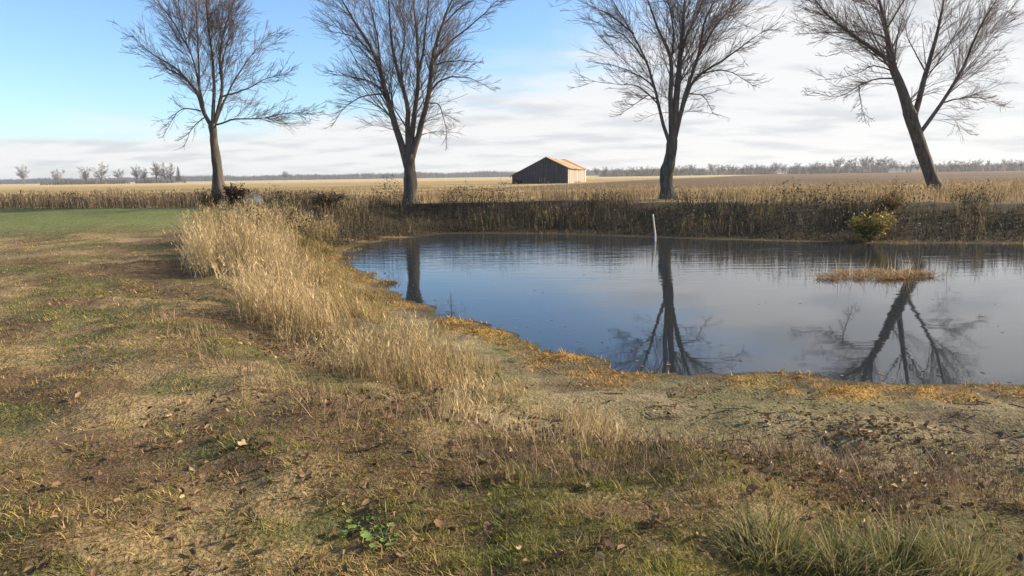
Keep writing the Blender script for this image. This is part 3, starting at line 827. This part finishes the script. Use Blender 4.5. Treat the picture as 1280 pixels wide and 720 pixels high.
# ------------------------------------------------------------------ shrubs
def shrub(name, label, base, rx, rz, n, cols, wts, leaf, cat='shrub', stems=26, stemcol=(.07, .05, .04), hang=.25):
    root = thing(name, base, label, cat)
    a = rng.random(stems) * 6.28
    ln = rng.uniform(.4, .75, stems)
    tp = np.zeros((stems, 6, 3)); s = np.linspace(0, 1, 6)
    for j in range(stems):
        out = rx * .85 * rng.random() ** .6 * s ** 1.3
        tp[j] = np.stack([np.cos(a[j]) * out, np.sin(a[j]) * out, rz * (.6 + .4 * rng.random()) * s], 1) + np.cumsum(rng.normal(size=(6, 3)), 0) * .012
    rr = np.linspace(.016, .005, 6)[None].repeat(stems, 0)
    P2, R2 = grow(tp, rr, stems * 9, .2, (25, 60), .4, 4, .004, .5, .05, .05, .1)
    V, Q = joinq([tubes(tp, rr, 4), tubes(P2, R2, 3)])
    obj('stems', new_mesh('shrub_stems', V, Q=Q), noisy(name + '_stems', tuple(q * .7 for q in stemcol), stemcol, 3, .9, 0), root)
    k = rng.choice(len(P2), n); j = rng.integers(1, 5, n)
    P = P2[k, j] + rng.normal(size=(n, 3)) * .04
    V, T, C = scatter(leaf_t, leaf_f, P, rand_rot(n, 1.0), rng.uniform(*leaf, n), pick(cols, wts, n, .3))
    obj('foliage', new_mesh('shrub_foliage', V, T=T, col=C), M_leaf, root)
    return root
def gpt(px, D, dz=-.03):
    p = at_y(px, 250, D); return (p[0], p[1], float(height(np.array([p[0]]), np.array([p[1]]))[0]) + dz)
def wd(px, py):                     # point on the ground seen at a photo pixel
    p = ground_hit(px, py); return (p[0], p[1], float(height(np.array([p[0]]), np.array([p[1]]))[0]) - .02)
shrub('shrub', 'yellow green leafy shrub on the far bank at the water edge', gpt(1092, 20.2), .85, .85, 4200, [(.32, .245, .05), (.23, .20, .05), (.36, .245, .075)], [3, 2, 1], (.04, .085))
shrub('shrub', 'tan orange shrub behind the yellow green one on the far bank', gpt(1112, 22.2), .8, .62, 2600, [(.26, .16, .06), (.19, .12, .05), (.22, .18, .06)], [2, 2, 1], (.04, .08))
shrub('bush', 'dark reddish brown bush at the foot of the slim tree by the lawn', gpt(292, 29.2), 1.05, .95, 2300, [(.075, .035, .025), (.05, .028, .022), (.10, .05, .03)], [3, 2, 1], (.05, .10), stemcol=(.07, .04, .035))
shrub('bush', 'small brown bush between the slim tree and the open green lawn', gpt(262, 28.6), .6, .7, 900, [(.095, .06, .035), (.06, .04, .028)], [2, 2], (.05, .09))
shrub('bush', 'low green bush in the weeds next to the pale boulder', gpt(350, 26.5), .8, .42, 1500, [(.05, .075, .025), (.07, .07, .03)], [2, 1], (.05, .09))
shrub('bush', 'dark olive bush on the bank top between boulder and broad tree', gpt(405, 25.6), 1.0, .55, 1900, [(.05, .045, .022), (.07, .05, .03)], [2, 1], (.05, .10))
# pale boulder among the weeds
def boulder(base, r, label):
    n1_, n2_ = 14, 9; V = []
    for a_ in range(n2_):
        ph = math.pi * a_ / (n2_ - 1)
        for b_ in range(n1_):
            th = math.tau * b_ / n1_
            k = 1 + .22 * (noise2(math.cos(th) * math.sin(ph) * 2 + 5, math.cos(ph) * 2 + math.sin(th) * math.sin(ph) * 1.3 + 3, 1.0, 4) - .5) * 2
            V.append((r * k * math.sin(ph) * math.cos(th), r * .8 * k * math.sin(ph) * math.sin(th), r * .85 * k * math.cos(ph)))
    Q = [(a_ * n1_ + b_, (a_ + 1) * n1_ + b_, (a_ + 1) * n1_ + (b_ + 1) % n1_, a_ * n1_ + (b_ + 1) % n1_) for a_ in range(n2_ - 1) for b_ in range(n1_)]
    obj('boulder', new_mesh('boulder', V, Q=Q), noisy('granite', (.14, .145, .16), (.28, .28, .30), 6, .85, .5), loc=base, label=label, category='rock')
b = gpt(319, 26.5, .24)
boulder(b, .30, 'pale grey boulder in the weeds near the slim tree')

# ------------------------------------------------------------------ stake in the water
def stake():
    b = at_z(818, 301, 0)
    root_xy = np.array((b[0], b[1], 0))
    pts = [(819.5, 309), (818.6, 299), (818, 288), (816.6, 278), (815.2, 268)]
    W = [at_y(px, py, b[1]) - root_xy for px, py in pts]; W[0] = np.array((0.0, 0, -.45))
    P = resample(W, 14); P += np.cumsum(rng.normal(size=P.shape), 0) * .004
    rr = .034 * (1 - np.linspace(0, 1, 14) * .3)
    V, Q = tubes(P[None], rr[None], 8)
    Q = list(map(tuple, Q)) + [(13 * 8 + 0, 13 * 8 + 1, 13 * 8 + 2, 13 * 8 + 7), (13 * 8 + 7, 13 * 8 + 2, 13 * 8 + 3, 13 * 8 + 6), (13 * 8 + 6, 13 * 8 + 3, 13 * 8 + 4, 13 * 8 + 5)]
    obj('stake', new_mesh('stake', V, Q=Q), noisy('peeled_wood', (.50, .46, .36), (.68, .63, .52), 9, .8, .2, (1, 1, .2)), loc=root_xy, label='pale crooked wooden stake standing in the pond water', category='stake')
stake()

# ------------------------------------------------------------------ reed raft on the pond
def raft():
    c = at_z(1108, 345, 0)
    root = thing('reed_raft', (c[0], c[1], 0), 'tan raft of dead reeds floating on the pond', 'reeds')
    rx_, ry_ = 1.55, .62
    n = 5200; a = rng.random(n) * 6.28; r = np.sqrt(rng.random(n))
    lim = .55 + .75 * noise2(np.cos(a) * 2.6, np.sin(a) * 2.6, 1, 7)
    x = np.cos(a) * r * rx_ * lim; y = np.sin(a) * r * ry_ * lim
    kp = fbm(x, y, 4.5, 2, 8) > .42; x, y, r = x[kp], y[kp], r[kp]; n = len(x)
    P = np.stack([x, y, .005 + .07 * rng.random(n) * (1 - r * .5)], 1)
    V, T, C, _ = blades(P, rng.uniform(.08, .22, n), rng.uniform(.008, .02, n), rng.random(n) * 6.28, rng.uniform(.9, 1.55, n), rng.uniform(-.3, .3, n), pick([(.40, .27, .13), (.30, .18, .08), (.20, .11, .05), (.48, .36, .20)], [3, 3, 1.5, 1], n))
    obj('reed_litter', new_mesh('reed_litter', V, T=T, col=C), M_dry, root, kind='stuff')
    n = 70; a = rng.random(n) * 6.28; r = np.sqrt(rng.random(n))
    P = np.stack([np.cos(a) * r * 1.5 - .1, np.sin(a) * r * .5 + .1, np.zeros(n)], 1)
    V, T, C, _ = blades(P, rng.uniform(.2, .6, n), rng.uniform(.008, .014, n), rng.random(n) * 6.28, rng.random(n) * .2, rng.random(n) * .5, pick([(.50, .42, .30), (.36, .27, .16)], [2, 1], n))
    obj('upright_reeds', new_mesh('upright_reeds', V, T=T, col=C), M_dry, root, kind='stuff')
raft()

# ------------------------------------------------------------------ near shore: orange growth on the waterline
x, y = sample(260000, -9, 16, 4.0, 21); d = shore_d(x, y)
on = fbm(x, y, 1.5, 3, 51)
mw = moss_w(x, y)
ok = (d > -.5) & (((d > -.1) & (d + (on - .5) * .9 < .48) & (fbm(x, y, 1.9, 3, 53) + rng.normal(size=len(x)) * .05 > .585)) | (mw + rng.normal(size=len(x)) * .12 > .42)) & (y < 20.5) & (np.hypot(x, y) < 26) & (rng.random(len(x)) < np.clip(1.2 - y / 22, .2, 1))
x, y, d, on = x[ok], y[ok], d[ok], on[ok]; n = len(x)
Pm = zpts(x, y, d, 0); Pm[:, 2] = np.maximum(Pm[:, 2], -.005)
dd = np.hypot(x, y)
V, T, C, _ = blades(Pm, rng.uniform(.02, .07, n) * (.6 + 1.1 * on), .004 + .0014 * dd, rng.random(n) * 6.28, rng.uniform(.2, 1.2, n), rng.random(n) * .8,
    lerp(pick([(.38, .20, .035), (.29, .145, .03), (.43, .26, .06)], [3, 2.5, 2], n), pick([(.20, .17, .035), (.26, .19, .06)], [1, 1], n), .75 * smooth(.42, .62, fbm(x, y, 2.2, 2, 55))[:, None]))
obj('shore_growth', new_mesh('shore_growth', V, T=T, col=C), M_moss, kind='stuff', label='orange waterside growth along the near and left edge of the pond', category='water plants')

# ------------------------------------------------------------------ lawn and rough grass
def polar(n, r0, r1, half=48):
    r = np.exp(rng.uniform(math.log(r0), math.log(r1), n)); a = R(1) * rng.uniform(-half, half, n)
    return r * np.sin(a), r * np.cos(a), r
x, y, r = polar(450000, 1.6, 30)
d = shore_d(x, y)
tw_ = tall_w(x, y, d)
g1 = fbm(x * .6, y * 1.5, 1.7, 3, 25); g0 = fbm(x, y, .9, 4, 20); g2 = fbm(x, y, .45, 3, 28)
mud = 1 - smooth(2.3, 3.1, d + (g0 - .5) * 1.4)
keep = rng.random(len(x)) < (1 - .93 * mud) * (1 - .75 * tw_) * (.45 + .9 * smooth(.3, .6, g2))
keep &= (d > .25) & (y < 28.6) & ((x < -4) | (y < 14)) & ((x < -9) | (y < 22))
x, y, r, d, g1, g0, g2 = (q[keep] for q in (x, y, r, d, g1, g0, g2)); n = len(x)
far = lawn_green(x, y)
dead = pick([(.42, .29, .115), (.33, .205, .080), (.50, .36, .14), (.20, .115, .052)], [3, 3, 2.4, 1.4], n)
live = pick([(.13, .14, .028), (.20, .19, .035), (.070, .095, .024), (.31, .25, .05)], [3, 3, 2, 2], n)
pl = np.clip(smooth(.40, .60, g1) * .75 + .16 + .20 * smooth(6, 3, r), 0, 1)
isl = rng.random(n) < np.maximum(pl, far)
green = pick([(.135, .160, .045), (.16, .175, .055), (.20, .195, .07)], [2, 2, 1], n)
c = np.where(isl[:, None], live, dead)
c = c * lerp(.42, 1.15, smooth(.34, .60, fbm(x, y, 3.2, 3, 33)))[:, None]
br = smooth(.55, .70, fbm(x * .8, y * 1.4, 1.3, 3, 36))[:, None]
c = lerp(c, pick([(.15, .085, .05), (.20, .12, .07), (.11, .07, .045)], [1, 1, 1], n), br * (rng.random((n, 1)) < .7) * (1 - far[:, None]))
c = np.where((rng.random(n) < far * .93)[:, None], green, c)
h = np.where(isl, rng.uniform(.018, .055, n), rng.uniform(.03, .09, n)) * (.5 + .9 * g2) * (1 - .5 * far)
w_ = (.0022 + .00085 * r) * rng.uniform(.7, 1.3, n)
V, T, C, _ = blades(zpts(x, y, d), h, w_, rng.random(n) * 6.28, np.where(isl, rng.uniform(.2, 1.0, n), rng.uniform(.7, 1.5, n)), rng.uniform(0, 1.0, n), c)
obj('lawn_grass', new_mesh('lawn_grass', V, T=T, col=C), M_grass, kind='stuff', label='short mixed green and brown grass of the lawn in front of the pond', category='grass')

# tussocks: longer grass tufts scattered in the rough
def tussocks(centres, rad, nper, hl, hh, cols, wts, wbase=.0035):
    out = []
    for (cx_, cy_), rr_, hs in zip(centres, rad, np.ones(len(centres))):
        n = nper; a = rng.random(n) * 6.28; q = rr_ * np.sqrt(rng.random(n))
        px_ = cx_ + np.cos(a) * q; py_ = cy_ + np.sin(a) * q
        dist = math.hypot(cx_, cy_)
        c = pick(cols, wts, n)
        out.append(blades(zpts(px_, py_), rng.uniform(hl, hh, n) * (1.1 - .4 * q / rr_), np.full(n, wbase + .0006 * dist) * rng.uniform(.7, 1.3, n), a + rng.normal(size=n) * .5, rng.random(n) * .7 + .45 * q / rr_, rng.uniform(.2, 1.2, n), c, segs=3)[:3])
    return join(out)
cx, cy, cr_ = polar(1500, 2.0, 13, 44); dd = shore_d(cx, cy)
ok = (dd > 2.4) & (tall_w(cx, cy, dd) < .5); cx, cy = cx[ok], cy[ok]
k = len(cx) // 2
A = tussocks(list(zip(cx[:k], cy[:k])), rng.uniform(.05, .15, k), 36, .04, .10, [(.32, .23, .10), (.40, .29, .12), (.20, .15, .06)], [2, 2, 1])
B = tussocks(list(zip(cx[k:], cy[k:])), rng.uniform(.06, .18, len(cx) - k), 36, .035, .09, [(.12, .15, .035), (.18, .18, .05), (.26, .22, .07)], [2, 2, 1])
V, T, C = join([A, B])
obj('grass_tufts', new_mesh('grass_tufts', V, T=T, col=C), M_grass, kind='stuff', label='small yellowish tufts of longer grass scattered through the lawn', category='grass')

# ------------------------------------------------------------------ tall dry grass on the left bank
mn, mxp = tall_poly.min(0) - .4, tall_poly.max(0) + .4
x, y = sample(150000, mn[0], mxp[0], mn[1], mxp[1]); d = shore_d(x, y); w_ = tall_w(x, y, d)
cl = fbm(x, y, 1.5, 3, 90)
dens = np.clip(2.0 * (10.0 / np.maximum(np.hypot(x, y), 4)) ** 1.2, .2, 1) * (.05 + 1.35 * smooth(.40, .58, cl))
ok = (rng.random(len(x)) < w_ * dens) & (d > .35)
x, y, d, cl, w_ = x[ok], y[ok], d[ok], cl[ok], w_[ok]; n = len(x)
hs = lerp(.24, .80, smooth(5.4, 9.5, y + (cl - .5) * 1.5)) * (.55 + .45 * w_) * (.12 + 1.65 * cl) * lerp(.28, 1.0, smooth(.6, 2.3, d))
h = hs * rng.uniform(.35, 1.2, n)
r = np.hypot(x, y)
c = pick([(.50, .38, .215), (.42, .305, .155), (.58, .465, .285), (.32, .22, .11), (.25, .22, .095)], [4, 3, 2.5, 1.5, .8], n, .2)
c = lerp(c, pick([(.25, .19, .07), (.19, .17, .06), (.30, .20, .07)], [1, 1, 1], n), (1 - smooth(.8, 1.9, d))[:, None] * .8)
c = lerp(c, pick([(.20, .135, .07), (.15, .10, .055), (.20, .175, .07)], [2, 1, 1.5], n), (smooth(.50, .62, fbm(x, y, 1.3, 3, 97)) * .75)[:, None] * (rng.random((n, 1)) < .75))
V, T, C, tip = blades(zpts(x, y, d), h, (.0026 + .0007 * r) * rng.uniform(.7, 1.3, n), rng.normal(size=n) * .8 + 6.28 * fbm(x, y, .7, 2, 93) + 1.2, rng.random(n) * .28 + .45 * smooth(.5, .7, fbm(x, y, 1.1, 2, 94)), rng.random(n) * .7, c * lerp(.75, 1.12, fbm(x, y, 1.0, 2, 96))[:, None], segs=3)
parts = [(V, T, C)]
k = rng.random(n) < .38
for q in range(4):
    m = k.sum(); Pq = tip[k].copy(); Pq[:, 2] -= rng.uniform(0, .13, m); 
    parts.append(blades(Pq, rng.uniform(.04, .10, m), (.004 + .0006 * r[k]), rng.random(m) * 6.28, rng.uniform(.1, .7, m), rng.random(m) * .8, c[k] * 1.18, segs=1)[:3])
V, T, C = join(parts)
obj('tall_dry_grass', new_mesh('tall_dry_grass', V, T=T, col=C), M_dry, kind='stuff', label='tall straw coloured dry grass along the left bank of the pond', category='grass')
# dead fringe between lawn and mud: thin brown stalks
x, y, r = polar(60000, 3.2, 9, 44); d = shore_d(x, y); cl = fbm(x, y, 1.3, 3, 95)
ok = (d > 1.7) & (d < 3.9) & (cl > .42) & (rng.random(len(x)) < .30) & (tall_w(x, y, d) < .6)
x, y, r, d = x[ok], y[ok], r[ok], d[ok]; n = len(x)
V, T, C, _ = blades(zpts(x, y, d), rng.uniform(.06, .26, n), .0022 + .0007 * r, rng.random(n) * 6.28, rng.random(n) * .6, rng.random(n) * .9, pick([(.20, .14, .085), (.13, .085, .055), (.30, .22, .13)], [3, 2, 2], n), segs=3)
obj('bank_fringe_stalks', new_mesh('bank_fringe_stalks', V, T=T, col=C), M_weed, kind='stuff', label='thin brown dead stalks fringing the lawn above the mud', category='weeds')

# ------------------------------------------------------------------ green grass clumps at the lower right
def clump(px, py, rr_, hl, hh, label, n=620):
    b = wd(px, py)
    a = rng.random(n) * 6.28; q = rr_ * np.sqrt(rng.random(n))
    gx, gy = b[0] + np.cos(a) * q, b[1] + np.sin(a) * q * .8
    P = zpts(gx, gy) - np.array(b)
    c = pick([(.18, .18, .065), (.125, .135, .05), (.28, .245, .11), (.36, .28, .15)], [3, 2, 2.5, 2], n)
    V, T, C, _ = blades(P, rng.uniform(hl * .5, hh, n) * (1.1 - .4 * q / rr_) * rng.choice([1, 1, 1, .7, 1.15], n), rng.uniform(.004, .009, n), a + rng.normal(size=n) * .9, rng.random(n) * .35 + .3 * q / rr_, rng.uniform(.0, 1.3, n), c, segs=4)
    obj('grass_clump', new_mesh('grass_clump', V, T=T, col=C), M_grass, loc=b, label=label, category='grass', group='green grass clumps at the foot of the mud bank')
clump(970, 690, .20, .14, .29, 'wide green grass clump with a bare dark gap on its lawn side')
clump(1050, 712, .15, .13, .27, 'green grass clump in the middle of the row beside the mud')
clump(1118, 712, .17, .15, .31, 'green grass clump growing near the end of the row beside the mud')
clump(1205, 720, .17, .14, .29, 'green grass clump past the end of the row beside the mud')

# leaves and scum floating along the near edge
x, y = sample(9000, -5, 14, 5.5, 20); d = shore_d(x, y)
ok = (d < -.02) & (rng.random(len(x)) < .5 * np.exp(d / .45) + .012); x, y = x[ok], y[ok]; n = len(x)
V, T, C = scatter([(-.5, 0, .01), (0, 0, 0), (.5, 0, .02), (-.28, .3, .05), (.22, .3, .06), (-.28, -.3, .04), (.22, -.3, .05)], [(0, 1, 3), (1, 4, 3), (1, 2, 4), (0, 5, 1), (1, 5, 6), (1, 6, 2)], np.stack([x, y, np.full(n, .004)], 1), rand_rot(n, .05), rng.uniform(.02, .06, n), pick([(.20, .125, .06), (.13, .08, .045), (.30, .22, .11)], [2, 2, 1], n))
obj('floating_leaves', new_mesh('floating_leaves', V, T=T, col=C), M_leaf, kind='stuff', label='small brown leaves floating on the pond along its near edge', category='leaves')

# sticks lying on the mud and the lawn
x, y, r = polar(420, 2.6, 9.5, 44); d = shore_d(x, y)
ok = (d > .3) & (rng.random(len(x)) < np.where(d < 2.6, .9, .03)); x, y, d = x[ok], y[ok], d[ok]; n = len(x)
a = rng.random(n) * 6.28; L = rng.uniform(.05, .26, n); t = np.linspace(-.5, .5, 5)
Px = x[:, None] + np.cos(a)[:, None] * L[:, None] * t + rng.normal(size=(n, 5)) * .008
Py = y[:, None] + np.sin(a)[:, None] * L[:, None] * t + rng.normal(size=(n, 5)) * .008
V, Q = tubes(np.stack([Px, Py, height(Px, Py) + .012], -1), np.repeat(rng.uniform(.002, .006, n)[:, None], 5, 1), 4)
obj('fallen_sticks', new_mesh('fallen_sticks', V, Q=Q), M_bark, kind='stuff', label='short dark fallen sticks strewn over the mud flat', category='sticks')

# leafy green weed in the lawn
def leafy_weed(px, py):
    b = wd(px, py)
    root = thing('leafy_weed', b, 'bright green broad leaved weed growing in the brown lawn', 'plant')
    for j in range(17):
        a = j * 2.4 + rng.random() * .4; ln = rng.uniform(.04, .10); el = rng.uniform(.35, 1.1)
        s = np.linspace(0, 1, 6)
        P = np.stack([np.cos(a) * ln * np.sin(el) * s, np.sin(a) * ln * np.sin(el) * s, .012 + ln * np.cos(el) * s - .03 * s ** 3], 1)
        V, Q = tubes(P[None], np.full((1, 6), .0018), 4)
        st = obj('stem', new_mesh('weed_stem', V, Q=Q), M_stem, root)
        lw = rng.uniform(.012, .026); u = np.linspace(0, 1, 6)
        prof = np.sin(np.pi * np.clip(u * .95 + .04, 0, 1)) ** .8
        dirn = np.array((math.cos(a), math.sin(a), -.15 + .5 * rng.random())); dirn /= np.linalg.norm(dirn)
        side = np.array((-math.sin(a), math.cos(a), 0))
        mid = P[-1] + np.outer(u * lw * 2.0, dirn)
        V = np.vstack([mid - np.outer(prof * lw, side) + np.array((0, 0, .006)), mid, mid + np.outer(prof * lw, side) + np.array((0, 0, .006))])
        Qs = [(i_, i_ + 1, i_ + 7, i_ + 6) for i_ in range(5)] + [(i_ + 6, i_ + 7, i_ + 13, i_ + 12) for i_ in range(5)]
        obj('leaf', new_mesh('weed_leaf', V, Q=Qs, col=np.tile(np.array([(.15, .21, .055)]) * rng.uniform(.7, 1.25), (len(V), 1))), M_leaf, root)
M_stem = noisy('weed_stems', (.08, .12, .04), (.12, .16, .06), 5, .7, 0)
leafy_weed(455, 662)
leafy_weed(480, 676)
for o in list(COL.objects):
    if o.name == 'leafy_weed.001': o['label'] = 'second broad leaved green weed just below the first in the brown lawn'

# ------------------------------------------------------------------ fallen leaves
def leaf_outline(seed, lobes=5):
    r_ = np.random.default_rng(seed)
    n = 20; V = [(0, 0, 0)]; 
    for k in range(n):
        a = math.tau * k / n
        rad = .34 + .16 * (.5 + .5 * math.cos(lobes * a)) ** .6 + .05 * r_.random()
        u = math.cos(a) * rad * 1.15; v = math.sin(a) * rad
        V.append((u, v, .55 * v * v * 2 + .25 * (u * u) * r_.uniform(-1, 2) + r_.normal() * .025))
    T = [(0, k + 1, (k + 1) % n + 1) for k in range(n)]
    return np.array(V), np.array(T)
curl_t = [(-.5, 0, .04), (0, 0, 0), (.5, 0, .08), (-.28, .26, .26), (.22, .24, .34), (-.28, -.27, .18), (.22, -.22, .32)]
curl_f = [(0, 1, 3), (1, 4, 3), (1, 2, 4), (0, 5, 1), (1, 5, 6), (1, 6, 2)]
leafcols = [(.18, .108, .055), (.25, .165, .088), (.11, .068, .040), (.33, .235, .140), (.14, .078, .045)]
lw_ = [3, 3, 3, 1.3, 2]
DR = wd(1098, 540)
x, y, r = polar(60000, 2.0, 14, 46); d = shore_d(x, y)
ld = fbm(x, y, .8, 3, 99); bandw = np.exp(-((d - 2.7) / .75) ** 2)
ok = (d > .2) & (rng.random(len(x)) < (.03 + .10 * smooth(.5, .7, ld) + .55 * bandw * smooth(.35, .6, ld)) * np.where(x < -3, .35, 1) + .9 * np.exp(-(((x - DR[0]) / .55) ** 2 + ((y - DR[1]) / .5) ** 2)))
ok &= (r < 12) & (rng.random(len(x)) < np.clip((r / 6.5) ** 1.6, .02, 1))
x, y, r, d = x[ok], y[ok], r[ok], d[ok]; n = len(x)
Pl_ = zpts(x, y, d, .008); Pl_[:, 2] += rng.random(n) * .02
V, T, C = scatter(curl_t, curl_f, Pl_, rand_rot(n, .9), rng.uniform(.02, .055, n), pick(leafcols, lw_, n, .3))
obj('leaf_litter', new_mesh('leaf_litter', V, T=T, col=C), M_leaf, kind='stuff', label='brown dead leaves drifted over the bank and lawn', category='leaves')
variants = []
for s in range(5):
    v, t = leaf_outline(s, 5 if s % 2 else 3)
    stem = np.array([(-.38, .012, .02), (-.38, -.012, .02), (-.85, 0, .10)])
    V = np.vstack([v, stem]); T = np.vstack([t, [[len(v), len(v) + 1, len(v) + 2]]])
    cc = np.array(leafcols[s])
    variants.append(new_mesh('fallen_leaf', V, T=T, col=np.tile(cc, (len(V), 1)) * (1 + .2 * np.random.default_rng(s).normal(size=(len(V), 1)))))
    variants[-1].materials.append(M_leaf)
spots = [(318, 556), (326, 560), (312, 552), (334, 553), (304, 558), (815, 658), (808, 664), (822, 655), (255, 536), (216, 522), (275, 549), (540, 645), (548, 660),
         (610, 580), (600, 572), (620, 590), (640, 600), (665, 560), (700, 590), (730, 612), (618, 607), (870, 600), (905, 595), (940, 615), (880, 690), (930, 700), (860, 680), (990, 600), (1060, 590), (1040, 598), (1118, 612), (1110, 600), (1050, 602), (1075, 540), (1090, 548), (1100, 535), (560, 560), (520, 565), (585, 608), (470, 560), (420, 520), (380, 600), (300, 640), (240, 590), (200, 560), (700, 700), (760, 690), (655, 690), (500, 700), (610, 665)]
for px_, py_ in spots:
    p = wd(px_ + random.uniform(-3, 3), py_ + random.uniform(-2, 2))
    o = obj('fallen_leaf', random.choice(variants), None, loc=(p[0], p[1], p[2] + .034), label='curled brown fallen leaf lying on the grass near the bank', category='leaf', group='single fallen leaves on the lawn')
    s = random.uniform(.04, .075); o.scale = (s, s, s); o.rotation_euler = (random.uniform(-.5, .5), random.uniform(-.5, .5), random.random() * 6.28)

# ------------------------------------------------------------------ air
v_, q_ = box_v(-5400, 5400, -320, 6400, -2.0, 26)
hz, hn, ho = mat_new('haze')
pv = hn.nodes.new('ShaderNodeVolumePrincipled'); pv.inputs['Color'].default_value = (.86, .90, .95, 1); pv.inputs['Density'].default_value = .00026; pv.inputs['Anisotropy'].default_value = .2
hn.links.new(pv.outputs[0], ho.inputs['Volume'])
obj('haze', new_mesh('haze', v_, Q=q_, flat=True), hz, kind='stuff', label='thin pale autumn haze over the fields', category='haze')
_n = {o.name: len(o.data.loops) - 2 * len(o.data.polygons) for o in COL.objects if o.type == 'MESH'}
print('triangles', sum(_n.values()), sorted(_n.items(), key=lambda q: -q[1])[:14])
